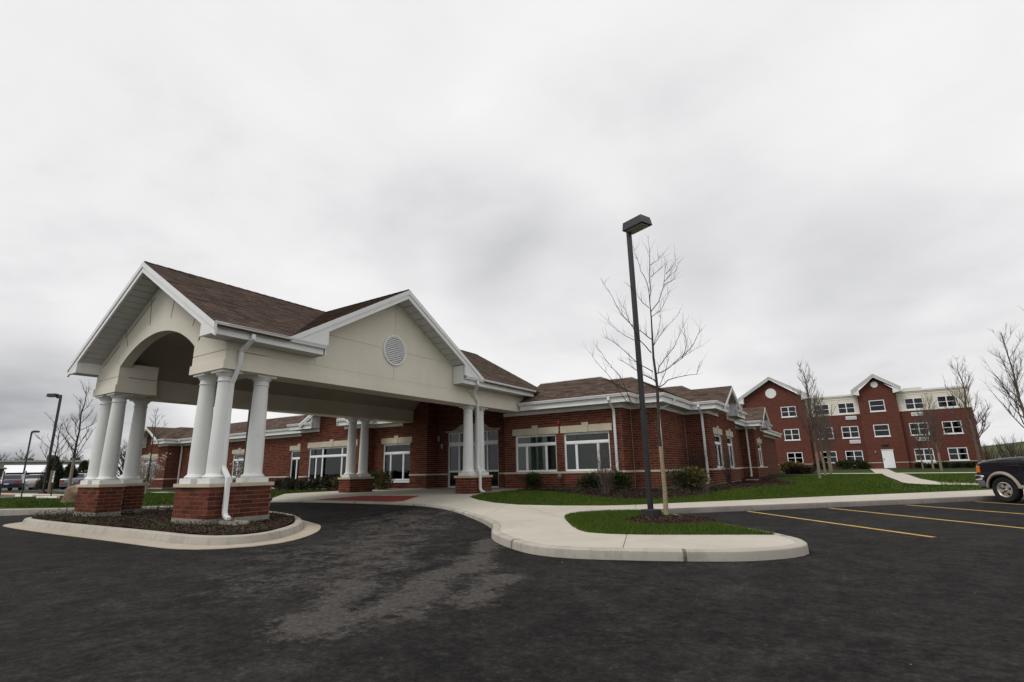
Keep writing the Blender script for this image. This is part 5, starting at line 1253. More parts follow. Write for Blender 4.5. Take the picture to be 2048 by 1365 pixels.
tag(grass('grass', FARL, 260, .07, T, wid=.018, keep=lambda x, y: not (.9 < x < 2.5 and y > 28.5)), 'open mown lawn before the three-storey block', 'grass')
tag(grass('grass', [(-21.3, 13.6), (-23.6, 11.4), (-25.4, 9.2), (-27.2, 7.2), (-31, 4), (-37, 5), (-38, 12), (-34, 17), (-30, 18.6), (-23, 18.4), (-22.8, 15.5)], 260, .07, T, wid=.018), 'mown grass beyond the drive on the canopy side', 'grass')
def chips(name, poly, n, zf, mat, s, lab, cat, flat=.35, keep=None):
    mb = MB()
    for x, y in scatter_pts(poly, n, rs):
        if keep and not keep(x, y): continue
        z = zf(x, y); a, b = rs.uniform(.5, 1.4) * s, rs.uniform(.2, .5) * s; q = Matrix.Translation((x, y, z + rs.uniform(0, .012))) @ Matrix.Rotation(rs.uniform(0, 6.28), 4, 'Z') @ Matrix.Rotation(rs.gauss(0, flat), 4, 'X') @ Matrix.Rotation(rs.gauss(0, flat), 4, 'Y')
        mb.add([q @ Vector(v) for v in ((-a, -b, 0), (a, -b * .6, 0), (a * .8, b, .003), (-a * .7, b * .8, .002))], [(0, 1, 2, 3)])
    return tag(mb.build(name, mat, fix=False), lab, cat, kind='stuff')
notpier = lambda x, y: not any(a - .03 < x < b + .03 and c - .03 < y < d + .03 for a, b, c, d in Lplan(1) + Lplan(-1))
bedz = lambda x, y: .15 + .05 * math.sin(x * 2.1) * math.sin(y * 2.7) * .5 + .03
chips('mulch_chips', isl, 9000, bedz, 'mulch_chips', .028, 'dark bark mulch covering the kerbed island under the canopy', 'mulch', keep=notpier)
ring((-3.72, 11.85), .98, 1.0)
RG = [(-3.72 + .95 * math.cos(a), 11.85 + .98 * math.sin(a)) for a in [i * .3 for i in range(21)]]
chips('mulch_chips', RG, 2600, lambda x, y: T(x, y) + .015 + .05 * max(0, 1 - ((x + 3.72) / .98) ** 2 - (y - 11.85) ** 2), 'mulch_chips', .022, 'bark mulch ring round the young tree on the paved island', 'mulch')
chips('mulch_chips', BED[:16] + BED[-8:], 14000, lambda x, y: T(x, y) + .024, 'mulch_chips', .035, 'bark mulch in the bed along the brick building', 'mulch')
# stray grit on the road, more of it along the kerbs
mb = MB()
for i in range(1500):
    if i < 500: x, y = rs.uniform(-12, 5), rs.uniform(1.5, 12)
    else:
        q = rs.choice(KSs[:140]); x, y = q[0] + rs.gauss(0, .25), q[1] + rs.gauss(0, .25)
    if inside((x, y), walk_poly) or inside((x, y), lawn_i) or inside((x, y), isl): continue
    if any(math.dist((x, y), q) < .19 for q in KSs[::3]): continue
    s = rs.uniform(.003, .008) * (1.6 if rs.random() < .08 else 1); c = Vector((x, y, RD(x, y) + s * .6)); a = rs.uniform(0, 6.28)
    vs = [c + Vector((math.cos(a + k_ * 2.09) * s, math.sin(a + k_ * 2.09) * s, -s * .6)) for k_ in range(3)] + [c + Vector((rs.gauss(0, s * .2), rs.gauss(0, s * .2), s * .6))]
    mb.add(vs, [(0, 1, 3), (1, 2, 3), (2, 0, 3)])
tag(mb.build('grit', 'grit_stone', fix=False), 'loose pale grit scattered on the dark asphalt', 'grit', kind='stuff')
# low ground cover on the island
mb = MB()
for x, y in scatter_pts(isl, 2600, rs):
    if not notpier(x, y): continue
    dens = .5 + .5 * math.sin(x * 1.3 + 1) * math.cos(y * 1.9); front = y < 7.0 or x < -19.5
    if rs.random() > (.62 if x < -18.8 else .34 if front else .12) * (.45 + dens): continue
    z = bedz(x, y); hh = rs.uniform(.04, .12) * (1.8 if x < -18.5 else 1)
    for j in range(rs.randint(9, 18)):
        a = rs.uniform(0, 6.28); r = rs.uniform(.01, .12); c = Vector((x + r * math.cos(a), y + r * math.sin(a), z + rs.uniform(.2, 1) * hh)); s = rs.uniform(.010, .026)
        q = Matrix.Translation(c) @ Matrix.Rotation(a, 4, 'Z') @ Matrix.Rotation(rs.gauss(.3, .6), 4, 'Y') @ Matrix.Rotation(rs.gauss(0, .5), 4, 'X')
        mb.add([q @ Vector(v) for v in ((-s, 0, 0), (0, -s * .6, .002), (s, 0, 0), (0, s * .6, .002))], [(0, 1, 2, 3)])
tag(mb.build('ground_cover', 'cover_leaves', fix=False), 'low trailing ground cover over the mulch of the canopy island', 'ground cover', kind='stuff')
mb = MB()
for x, y in scatter_pts([(-12.2, 19.0), (-10.3, 18.2), (-9.4, 17.9), (-8.2, 17.65), (-7.1, 17.9), (-6.3, 18.5), (-5.3, 20.3), (-4.9, 21.6), (-4.6, 23.2), (-5.5, 24.5), (-6.5, 21.5), (-8, 20.3), (-10, 20.3)], 1500, rs):
    z = T(x, y) + .02; hh = rs.uniform(.05, .16)
    for j in range(9):
        a = rs.uniform(0, 6.28); r = rs.uniform(.01, .14); c = Vector((x + r * math.cos(a), y + r * math.sin(a), z + rs.uniform(.1, 1) * hh)); s = rs.uniform(.014, .032)
        q = Matrix.Translation(c) @ Matrix.Rotation(a, 4, 'Z') @ Matrix.Rotation(rs.gauss(.3, .6), 4, 'Y')
        mb.add([q @ Vector(v) for v in ((-s, 0, 0), (0, -s * .6, .002), (s, 0, 0), (0, s * .6, .002))], [(0, 1, 2, 3)])
tag(mb.build('ground_cover', 'barberry_leaves', fix=False), 'brownish ground cover filling the bed along the brick wall', 'ground cover', kind='stuff')

# ------------------------------------------------------------------ trees
LAT, DEP = Vector((.95, .30, 0)).normalized(), Vector((-.30, .95, 0)).normalized()
LIMBS = [
[(0.04,5.12),(0.02,5.43),(-0.0,5.81),(-0.1,6.17),(-0.16,6.45),(-0.27,6.78),(-0.3,6.94)],[(0.04,5.16),(0.1,5.49),(0.12,5.95),(0.12,6.26),(0.13,6.57),(0.16,6.8)],[(0.04,4.99),(0.25,5.25),(0.38,5.61),(0.48,5.94),(0.54,6.28)],
[(0.12,5.93),(0.36,6.11),(0.51,6.28)],[(0.13,6.24),(0.34,6.38),(0.48,6.52)],[(0.5,5.96),(0.71,6.14),(0.8,6.28)],[(0.43,5.76),(0.62,5.91),(0.76,5.98)],[(0.41,5.65),(0.58,5.7),(0.72,5.78)],
[(0.01,5.09),(-0.13,5.22),(-0.27,5.46),(-0.38,5.66)],[(-0.01,3.92),(-0.15,4.08),(-0.31,4.27),(-0.46,4.58),(-0.65,4.82),(-0.78,5.1),(-0.94,5.42),(-1.08,5.74)],[(-0.46,4.65),(-0.54,4.88),(-0.6,5.11),(-0.79,5.44)],[(-0.0,4.26),(-0.16,4.41),(-0.32,4.57),(-0.45,4.69),(-0.58,4.85)],
[(-0.02,3.44),(-0.19,3.54),(-0.39,3.67),(-0.65,3.94),(-0.91,4.18),(-1.08,4.3)],[(-0.41,4.28),(-0.61,4.39),(-0.82,4.52),(-1.1,4.83)],[(-0.07,2.23),(-0.22,2.44),(-0.41,2.55),(-0.67,2.66),(-0.95,3.1),(-1.13,3.43),(-1.36,3.74),(-1.52,4.0)],[(-0.6,2.63),(-0.74,3.09),(-0.89,3.45),(-1.05,3.68),(-1.3,4.1),(-1.45,4.37)],
[(0.01,3.21),(-0.21,3.35),(-0.43,3.53),(-0.69,3.76),(-0.89,3.92)],[(0.08,3.38),(0.27,3.44),(0.48,3.57),(0.69,3.73),(0.9,3.92),(1.05,4.12),(1.17,4.32)],[(0.69,3.73),(0.8,4.0),(0.83,4.25),(0.8,4.61)],[(0.48,3.58),(0.65,3.69),(0.82,3.79),(1.14,3.97)],
[(0.08,3.38),(0.14,3.56),(0.29,3.76),(0.52,4.06),(0.72,4.4),(0.87,4.67)],[(0.04,4.1),(0.24,4.37),(0.5,4.6),(0.72,4.83)],[(0.04,4.83),(0.26,4.99),(0.42,5.23),(0.56,5.48)],[(0.1,3.05),(0.31,3.2),(0.58,3.28),(1.01,3.32),(1.09,3.52)],[(0.1,3.04),(0.28,3.37),(0.35,3.65),(0.36,3.93)],[(0.07,3.04),(-0.08,3.29),(-0.27,3.41),(-0.43,3.63)],[(0.02,4.06),(0.14,4.31),(0.25,4.66),(0.32,5.09)]]
TRUNK = [(0.0,-.1),(0.0,0.3),(0.01,0.61),(0.0,1.47),(-0.01,2.01),(0.02,2.56),(0.04,3.04),(0.03,3.42),(0.01,3.78),(0.02,4.1),(0.03,4.46),(0.04,4.83),(0.04,5.12)]
def twigs(mb, pts, r, rr, n, L, up=.55, sides=3):
    for i in range(n):
        t = rr.uniform(.15, .98) * (len(pts) - 1); j = min(int(t), len(pts) - 2); p = pts[j].lerp(pts[j + 1], t - j); d = (pts[j + 1] - pts[j]).normalized()
        a = rr.uniform(0, 6.28); side = d.orthogonal().normalized(); side = (side * math.cos(a) + d.cross(side) * math.sin(a)); v = (d * .75 + side * .7 + Vector((0, 0, up))).normalized(); l = L * rr.uniform(.35, 1.2)
        q = [p]; 
        for s in range(3): v = (v + Vector((rr.gauss(0, .16), rr.gauss(0, .16), rr.gauss(.05, .12)))).normalized(); q.append(q[-1] + v * l / 3)
        mb.tube(q, [r, r * .8, r * .6, r * .35], sides, cap=False)
tr_o = emp('young_tree', (-4.06, 12.72, .14), 'leafless young tree with tan wrapped trunk beside the near lamp post', 'tree', 'leafless young trees', world=False)
rr = random.Random(5)
tp = [LAT * a + Vector((0, 0, z)) + DEP * .02 * math.sin(z * 3) for a, z in TRUNK]
trk = MB().tube(tp, [.060, .048, .045, .042, .039, .036, .033, .030, .027, .024, .020, .016, .013], 10).build('trunk', 'bark', tr_o, loc=(0, 0, 0), smooth=True)
MB().tube([tp[1] * .15, tp[1], tp[2], tp[2].lerp(tp[3], .5), tp[3], tp[3].lerp(tp[4], .25)], [.064, .056, .052, .050, .048, .046], 12).build('trunk_wrap', 'tree_wrap', trk, loc=(0, 0, 0), smooth=True)
mb = MB()
for i, L in enumerate(LIMBS):
    q = []; ph = rr.uniform(-.55, .55); base = 0
    for j, (a, z) in enumerate(L):
        dist = math.dist(L[0], (a, z)); q.append(LAT * (a + rr.gauss(0, .012)) + Vector((0, 0, z)) + DEP * (ph * dist * .8 + rr.gauss(0, .015)))
    r0 = .009 if len(L) < 5 else .014
    if i in (0, 1, 2): r0 = .012
    q2 = []
    for a_, b_ in zip(q[:-1], q[1:]): q2 += [a_, a_.lerp(b_, .5) + Vector((rr.gauss(0, .012), rr.gauss(0, .012), rr.gauss(0, .01)))]
    q2.append(q[-1]); n = len(q2)
    mb.tube(q2, [r0 * (1 - .80 * k_ / (n - 1)) for k_ in range(n)], 5, cap=False); twigs(mb, q2, .0034, rr, len(L) * 2 + 2, .42)
mb.build('crown', 'twig', tr_o, loc=(0, 0, 0), smooth=True, fix=False)
def bare_tree(loc, H, lab, seed, r=.07, clear=.3, spread=.35, n1=14, n2=5, wrap=0, mat='bark', tmat='twig', lean=(0, 0), group='leafless young trees', thick=1.0, name='bare_tree', updir=.75):
    rr = random.Random(seed); o = emp(name, loc, lab, 'tree', group, world=False); tp = []; rad = []; n = 12
    for i in range(n + 1):
        t = i / n; tp.append(Vector((lean[0] * t * H + rr.gauss(0, .012 * H) * t * .6, lean[1] * t * H + rr.gauss(0, .012 * H) * t * .6, -.1 + t * H))); rad.append(r * (1 - .88 * t) + .004)
    k = MB().tube(tp, rad, 8).build('trunk', mat, o, loc=(0, 0, 0), smooth=True)
    if wrap:
        m_ = int(n * wrap) + 1; MB().tube(tp[:m_ + 1], [x + .006 for x in rad[:m_ + 1]], 9).build('trunk_wrap', 'pale_wrap', k, loc=(0, 0, 0), smooth=True)
    mb = MB()
    for i in range(n1):
        t = clear + (1 - clear) * (i + rr.random()) / n1 * .96; j = min(int(t * n), n - 1); p = tp[j].lerp(tp[j + 1], t * n - j); a = i * 2.4 + rr.gauss(0, .4); l = H * spread * (1.15 - .75 * (t - clear) / (1 - clear)) * rr.uniform(.7, 1.15)
        v = Vector((math.cos(a), math.sin(a), updir * rr.uniform(.8, 1.4))).normalized(); q = [p]
        for s in range(6): v = (v + Vector((rr.gauss(0, .09), rr.gauss(0, .09), .07))).normalized(); q.append(q[-1] + v * l / 6)
        r1 = r * .36 * (1.15 - t) * thick + .004; mb.tube(q, [r1 * (1 - .82 * s / 6) for s in range(7)], 5, cap=False)
        for m_ in range(n2):
            tt = rr.uniform(.2, .95) * 6; jj = min(int(tt), 5); p2 = q[jj].lerp(q[jj + 1], tt - jj); a2 = rr.uniform(0, 6.28); v2 = ((q[jj + 1] - q[jj]).normalized() + Vector((math.cos(a2), math.sin(a2), .5)) * .7).normalized(); l2 = l * rr.uniform(.25, .5); q2 = [p2]
            for s in range(4): v2 = (v2 + Vector((rr.gauss(0, .12), rr.gauss(0, .12), .06))).normalized(); q2.append(q2[-1] + v2 * l2 / 4)
            mb.tube(q2, [r1 * .45 * (1 - .75 * s / 4) + .0015 for s in range(5)], 4, cap=False); twigs(mb, q2, max(.0032, r1 * .16), rr, 5, l2 * .55)
        twigs(mb, q, max(.0035, r1 * .18), rr, 7, l * .22)
    mb.build('crown', tmat, o, loc=(0, 0, 0), smooth=True, fix=False); return o
gR_ = 'young trees in a row before the three-storey block'
kw = dict(mat='pale_bark', tmat='pale_twig', spread=.30, n1=30, n2=6, wrap=.22, group=gR_, updir=1.5, clear=.27, thick=1.1)
def on(x, y): return (x, y, T(x, y))
bare_tree(on(-2.3, 35.6), 6.4, 'nearest and tallest of the wrapped bare trees before the left brick gable', 21, r=.08, **kw)
bare_tree(on(-2.5, 44.2), 5.6, 'second wrapped bare tree in the row before the left brick gable', 22, r=.08, **kw)
bare_tree(on(-2.35, 48.0), 5.6, 'third wrapped bare tree in the row before the left brick gable', 23, r=.08, **kw)
bare_tree(on(-3.0, 64), 6.5, 'farthest wrapped bare tree, closest to the hedge of the brick block', 24, r=.10, **kw)
bare_tree(on(5.6, 61.5), 6.6, 'wrapped bare tree rising before the lower right windows', 25, r=.10, **kw)
kw['group'] = 'bare trees by the right corner of the brick block'
bare_tree(on(5.9, 72), 6.5, 'slender bare tree close to the brick wall right of the white door', 26, r=.09, **kw)
bare_tree(on(5.1, 73), 5.0, 'thin sapling beside the white wall unit under the lower window', 27, r=.07, **kw)
kb = dict(mat='pale_bark', tmat='pale_twig', spread=.30, n1=24, n2=6, group='bare trees by the right corner of the brick block', updir=1.15, clear=.20, thick=1.1)
bare_tree(on(9.9, 73), 11.2, 'tall bare tree overlapping the right corner of the brick block', 31, r=.17, **kb)
bare_tree(on(13.6, 70), 13.4, 'tall bare tree standing clear just right of the brick block', 32, r=.17, lean=(-.02, 0), **kb)
bare_tree(on(12.6, 50), 11.8, 'large bare tree at the right edge above the dark truck', 33, r=.19, lean=(-.03, 0), **kb)
bare_tree(on(17.5, 64), 9.5, 'bare multi-branched tree behind the dark truck', 34, r=.16, **kb)
bare_tree(on(-43.8, 13.9), 7.1, 'bare wrapped tree beside the left canopy columns', 41, r=.10, wrap=.25, spread=.27, n1=16, n2=5, group='bare trees on the left lawn')
bare_tree(on(-47.6, 14.0), 4.9, 'shorter bare tree just right of the left lamp post', 42, r=.08, wrap=.3, spread=.33, n1=15, n2=4, group='bare trees on the left lawn')
bare_tree(on(-34.4, 14.5), 4.9, 'thin bare tree before the white magnolia', 43, r=.055, wrap=.15, spread=.18, n1=12, n2=3, group='bare trees on the left lawn', clear=.55)
far_s = random.Random(9)
for i, (x, y, h) in enumerate(((-192, 50, 8.2), (-205, 48, 8.0), (-190, 61, 8.4), (-150, 55, 8.6), (-145, 56, 9.0), (-140, 57, 8.4))):
    bare_tree((x, y, .2), h, ['low spreading bare tree on the far left skyline', 'distant bare tree at the left picture edge behind the flat roof', 'distant bare tree above the middle of the white roof', 'distant bare tree behind the rooftop chimney box', 'distant bare tree above the right end of the white roof', 'distant bare tree seen between left lawn tree and canopy column'][i], 60 + i, r=.3, spread=.5, n1=26, n2=7, clear=.15, group='distant bare trees', thick=1.4, tmat='bark', updir=.6)

# ------------------------------------------------------------------ shrubs
def leaf_mass(mb, c, rx, ry, rz, n, s, rr, lumps=5, stretch=1.6):
    L = [(Vector((rr.uniform(-.5, .5) * rx, rr.uniform(-.5, .5) * ry, rr.uniform(.25, .8) * rz)), rr.uniform(.45, .75)) for _ in range(lumps)] + [(Vector((0, 0, rz * .45)), .85)]
    for i in range(n):
        o, k = rr.choice(L); d = Vector((rr.gauss(0, 1), rr.gauss(0, 1), rr.gauss(.15, 1))).normalized(); rad = k * rr.uniform(.55, 1.05) ** .6
        p = o + Vector((d.x * rx * rad, d.y * ry * rad, d.z * rz * .62 * rad))
        if p.z < .01: continue
        z = (d + Vector((rr.gauss(0, .4), rr.gauss(0, .4), .5))).normalized(); t = z.orthogonal().normalized(); t = (t * math.cos(i) + z.cross(t) * math.sin(i)); w = s * rr.uniform(.25, .45); l = s * stretch * rr.uniform(.6, 1.2)
        mb.add([Vector(c) + p - t * w, Vector(c) + p + t * w, Vector(c) + p + z * l + t * w * .4, Vector(c) + p + z * l - t * w * .4], [(0, 1, 2, 3)])
def shrub(loc, r, lab, seed, mats=('shrub_leaves',), n=2600, s=.05, group='evergreen shrubs along the brick wall', name='shrub'):
    rr = random.Random(seed); o = emp(name, loc, lab, 'shrub', group, world=False)
    for i, m_ in enumerate(mats):
        mb = MB(); leaf_mass(mb, (0, 0, 0), *r, n // len(mats), s, rr); mb.build('foliage', m_, o, loc=(0, 0, 0), fix=False)
    mb = MB()
    for j in range(7):
        a = rr.uniform(0, 6.28); mb.tube([(0, 0, -.05), (math.cos(a) * r[0] * .3, math.sin(a) * r[1] * .3, r[2] * .4), (math.cos(a) * r[0] * .6, math.sin(a) * r[1] * .6, r[2] * .75)], [.015, .01, .004], 4)
    mb.build('stem', 'bark', o, loc=(0, 0, 0)); return o
def twig_shrub(loc, r, h, lab, seed, n=40, mat='twig', leaves=None, group='bare shrubs in the mulch bed'):
    rr = random.Random(seed); o = emp('bare_shrub', loc, lab, 'shrub', group, world=False); mb = MB()
    for i in range(n):
        a = rr.uniform(0, 6.28); sp_ = rr.uniform(.1, 1) * r; v = Vector((math.cos(a) * sp_, math.sin(a) * sp_, h * rr.uniform(.75, 1.1))); q = [Vector((rr.gauss(0, .06), rr.gauss(0, .06), -.03))]
        for s in range(5): q.append(q[0] + Vector((v.x * ((s + 1) / 5) ** 1.4, v.y * ((s + 1) / 5) ** 1.4, v.z * (s + 1) / 5)) + Vector((rr.gauss(0, .02), rr.gauss(0, .02), 0)))
        mb.tube(q, [.008, .007, .006, .005, .0035, .002], 4, cap=False); twigs(mb, q, .0026, rr, 7, h * .25)
    mb.build('stem', mat, o, loc=(0, 0, 0), fix=False)
    if leaves:
        mb = MB(); leaf_mass(mb, (0, 0, h * .1), r, r, h, leaves[1], .03, rr); mb.build('foliage', leaves[0], o, loc=(0, 0, 0), fix=False)
shrub(on(-11.75, 19.55), (.42, .36, .62), 'round evergreen shrub under the window nearest the entrance', 1, ('yew_leaves', 'shrub_leaves'))
shrub(on(-9.25, 19.6), (.52, .42, .60), 'dark evergreen shrub left of the bare twiggy bush', 2, ('yew_leaves', 'yew_leaves', 'shrub_leaves'))
shrub(on(-8.0, 19.7), (.50, .42, .66), 'dark evergreen shrub at the first downspout, right of the twiggy bush', 3, ('yew_leaves', 'shrub_leaves'))
shrub(on(-5.85, 21.7), (.78, .58, .78), 'broad golden-green evergreen shrub right of the wrapped tree trunk', 4, ('yew_leaves', 'shrub_leaves', 'gold_leaves'), n=4200)
shrub(on(-20.9, 19.75), (.55, .45, .85), 'yellow-green shrub under the dark window behind the left rear pier', 5, ('shrub_leaves', 'gold_leaves', 'shrub_leaves'))
shrub(on(-21.8, 19.85), (.45, .4, .9), 'dark shrub behind the left rear brick pier', 6, ('yew_leaves',))
twig_shrub(on(-7.95, 18.2), .85, 1.75, 'big bare twiggy bush before the second window', 7, n=54, mat='pale_twig')
twig_shrub(on(-6.35, 25.0), .7, 1.7, 'bare shrub in the recess before the narrow window bay', 8, n=40)
twig_shrub(on(-5.2, 25.6), .6, 1.5, 'bare shrub hugging the corner downspout of the narrow window bay', 9, n=36)
twig_shrub(on(-5.0, 20.6), .35, .55, 'small pale bare twigs before the broad golden shrub', 10, n=18, mat='pale_twig')
for i, (x, y) in enumerate([(-23.4, 19.1), (-24.5, 19.15), (-25.6, 19.15), (-26.7, 19.2), (-27.8, 19.3), (-29.0, 20.0), (-30.2, 20.7), (-31.4, 20.9)]):
    shrub(on(x, y), (.66, .4, .62), ['barberry bush at the rear brick pier, first of the low hedge', 'second low barberry bush from the rear pier', 'third low barberry bush from the rear pier', 'fourth low barberry bush under the wide window', 'fifth low barberry bush under the wide window left end', 'sixth low barberry bush at the brick step', 'seventh low barberry bush under the tall narrow window', 'last low barberry bush of the hedge, seen by the near column plinth'][i], 80 + i, ('barberry_leaves', 'yew_leaves') if i != 0 else ('barberry_leaves', 'gold_leaves'), n=1300, s=.06, group='low barberry hedge along the left wing')
for i, (x, y, w_) in enumerate([(-4.6, 76.6, 1.0), (-2.2, 76.6, 1.2), (.0 - .6, 76.7, 1.0)]):
    shrub(on(x, y), (w_, .6, .95), ['dark evergreen bush at the foot of the brick block behind the tree row', 'dark evergreen bush under the middle ground-floor window of the brick block', 'dark evergreen bush beside the path to the white door'][i], 120 + i, ('yew_leaves', 'shrub_leaves'), n=1200, s=.12, group='bushes at the foot of the brick block')
for i, x in enumerate((5.3, 6.4, 7.5, 8.6, 9.7)):
    shrub(on(x, 77.2), (.7, .4, .5), ['low bush before the lowest white wall unit', 'low bush right of the lowest white wall unit', 'low bush between the right ground-floor windows', 'low bush under the rightmost ground-floor window', 'low bush at the right corner of the brick block'][i], 130 + i, ('yew_leaves',), n=600, s=.12, group='low bushes right of the white door')
shrub(on(-6.2, 62), (1.2, .8, .85), 'straw-coloured ornamental shrub beyond the single-storey wing', 140, ('gold_leaves', 'gold_leaves', 'shrub_leaves'), n=2400, s=.16, group='shrubs at the end of the wing')
shrub(on(-8.6, 60.5), (.9, .8, 1.5), 'straw-coloured shrub tight against the end of the wing', 141, ('gold_leaves', 'barberry_leaves'), n=1500, s=.14, group='shrubs at the end of the wing')
shrub(on(-4.6, 52), (1.3, .8, .55), 'reddish brown shrub mass on the mulch behind the tree row', 142, ('barberry_leaves',), n=2400, s=.12, group='shrubs at the end of the wing')
def magnolia(loc, r, h, n, lab, seed):
    rr = random.Random(seed); o = emp('magnolia', loc, lab, 'magnolia', 'flowering magnolias', world=False); mb = MB(); tips = []
    for i in range(26):
        a = rr.uniform(0, 6.28); d = rr.uniform(.2, 1) * r; q = [Vector((rr.gauss(0, .04), rr.gauss(0, .04), -.05))]
        for s in range(5): t = (s + 1) / 5; q.append(Vector((math.cos(a) * d * t ** .8, math.sin(a) * d * t ** .8, h * t * rr.uniform(.75, 1)))); tips.append(q[-1])
        mb.tube(q, [.02, .016, .012, .009, .006, .003], 4, cap=False)
    mb.build('stem', 'pale_bark', o, loc=(0, 0, 0), fix=False); mb = MB()
    for i in range(n):
        c = rr.choice(tips) + Vector((rr.gauss(0, .10), rr.gauss(0, .10), rr.gauss(0, .09)))
        if c.z < .25: continue
        for j in range(5):
            a = j * 1.257 + rr.random(); z = Vector((math.cos(a) * .7, math.sin(a) * .7, .75)); t = Vector((-math.sin(a), math.cos(a), 0)); s = rr.uniform(.07, .12); mb.add([c, c + z * s * .55 + t * s * .35, c + z * s, c + z * s * .55 - t * s * .35], [(0, 1, 2, 3)])
    mb.build('blossoms', 'blossom', o, loc=(0, 0, 0), fix=False)
magnolia(on(-38.9, 16.1), 1.2, 2.3, 900, 'white flowering magnolia before the left brick gable', 201)
magnolia(on(-32.3, 18.75), .75, 1.9, 300, 'small white flowering magnolia seen between the near columns', 202)
def arbor(loc, r, h, lab, seed):
    rr = random.Random(seed); o = emp('evergreen_tree', loc, lab, 'evergreen', 'dark evergreens on the left lawn', world=False); mb = MB()
    for i in range(3600):
        t = rr.random() ** 1.3; a = rr.uniform(0, 6.28); rad = r * (1 - t) ** .62 * (1 + .14 * math.sin(a * 5 + t * 9)) * rr.uniform(.6, 1.05); p = Vector((math.cos(a) * rad, math.sin(a) * rad, .1 + t * h)); z = Vector((math.cos(a) * .5, math.sin(a) * .5, .9)).normalized(); s = .13 * rr.uniform(.6, 1.3); tt = Vector((-math.sin(a), math.cos(a), 0)); mb.add([p - tt * s * .35, p + tt * s * .35, p + z * s * 1.5], [(0, 1, 2)])
    mb.build('crown', 'yew_leaves', o, loc=(0, 0, 0), fix=False); MB().tube([(0, 0, -.1), (0, 0, h * .5), (0, 0, h * .9)], [.1, .07, .02], 6).build('trunk', 'bark', o, loc=(0, 0, 0))
for i, (x, y, r, h) in enumerate(((-62.0, 18.3, 1.15, 2.8), (-61.5, 19.4, 1.0, 2.2), (-67, 20.2, .9, 2.2), (-76, 25.2, 1.3, 2.8))):
    arbor(on(x, y), r, h, ['tallest dark evergreen behind the left lamp post', 'broad dark evergreen right of the tallest one', 'small dark evergreen behind the navy sedan', 'small dark evergreen rising behind the grey sedan'][i], 210 + i)

# ------------------------------------------------------------------ lamp posts
def lamp(loc, top, rz, lab, w=.125, arm=.25, hs=1.0, base=True):
    o = emp('lamp_post', loc, lab, 'lamp post', 'dark square parking lamp posts', rotz=rz, world=False); h = top
    MB().box(-w / 2, w / 2, -w / 2, w / 2, -.1, h).build('pole', 'lamp_metal', o, loc=(0, 0, 0), bevel=.012)
    if base: MB().box(-.17, .17, -.17, .17, -.12, .16).build('base_cover', 'dark_metal', o, loc=(0, 0, 0), bevel=.015)
    hd = MB(); L, B, H_ = .62 * hs, .36 * hs, .21 * hs; x0 = arm
    hd.add([(x0, -B / 2, h - .02), (x0 + L, -B / 2, h - .02), (x0 + L, B / 2, h - .02), (x0, B / 2, h - .02), (x0 + .02, -B / 2 + .02, h - .02 + H_), (x0 + L - .05, -B / 2 + .02, h - .02 + H_), (x0 + L - .05, B / 2 - .02, h - .02 + H_), (x0 + .02, B / 2 - .02, h - .02 + H_)], [(0, 1, 2, 3), (4, 5, 6, 7), (0, 1, 5, 4), (1, 2, 6, 5), (2, 3, 7, 6), (3, 0, 4, 7)])
    ho = hd.build('lamp_head', 'lamp_metal', o, loc=(0, 0, 0), bevel=.01)
    MB().box(x0 + .06, x0 + L - .06, -B / 2 + .05, B / 2 - .05, h - .045, h - .022).build('lens', 'lens', ho, loc=(0, 0, 0), bevel=.01)
    MB().box(-w / 2 + .01, arm + .01, -.05, .05, h - .14, h - .02 + H_ * .6).build('arm', 'lamp_metal', o, loc=(0, 0, 0), bevel=.01)
lamp((-4.39, 12.61, .15), 7.25, R_(-22), 'tall dark square lamp post on the grass island beside the young tree', w=.105, arm=-.05, hs=1.12)
lamp(on(-45.9, 13.2), 6.5, R_(215), 'dark lamp post on the left lawn with its head pointing left', w=.12, arm=.25, hs=1.0)
lamp((-85.1, 22.3, .35), 6.6, R_(45), 'farthest and smallest lamp post at the left beyond the parked cars', w=.14, arm=.12, hs=1.05)
lamp(on(-29.6, 17.35), 8.0, R_(120), 'dark lamp post behind the canopy, seen between the near columns', w=.12, arm=.2)
# boulder
bm = bmesh.new(); bmesh.ops.create_icosphere(bm, subdivisions=4, radius=1)
for v in bm.verts:
    p = v.co.copy(); f = 1 + .10 * math.sin(3.1 * p.x + 1) * math.cos(2.7 * p.y) + .07 * math.sin(6 * p.z + 2 * p.x) + .03 * math.sin(11 * p.y + 7 * p.x); v.co = Vector((p.x * 1.0 * f, p.y * .75 * f, p.z * .68 * f)); v.co.x += .25 * v.co.z
me = bpy.data.meshes.new('boulder'); bm.to_mesh(me); bm.free(); me.polygons.foreach_set('use_smooth', [True] * len(me.polygons))
bo = link('boulder', me, 'boulder'); bo.location = (-28.3, 9.75, .55); bo.rotation_euler = (0, 0, .6); tag(bo, 'rounded tan boulder on the grass left of the canopy pier', 'boulder')

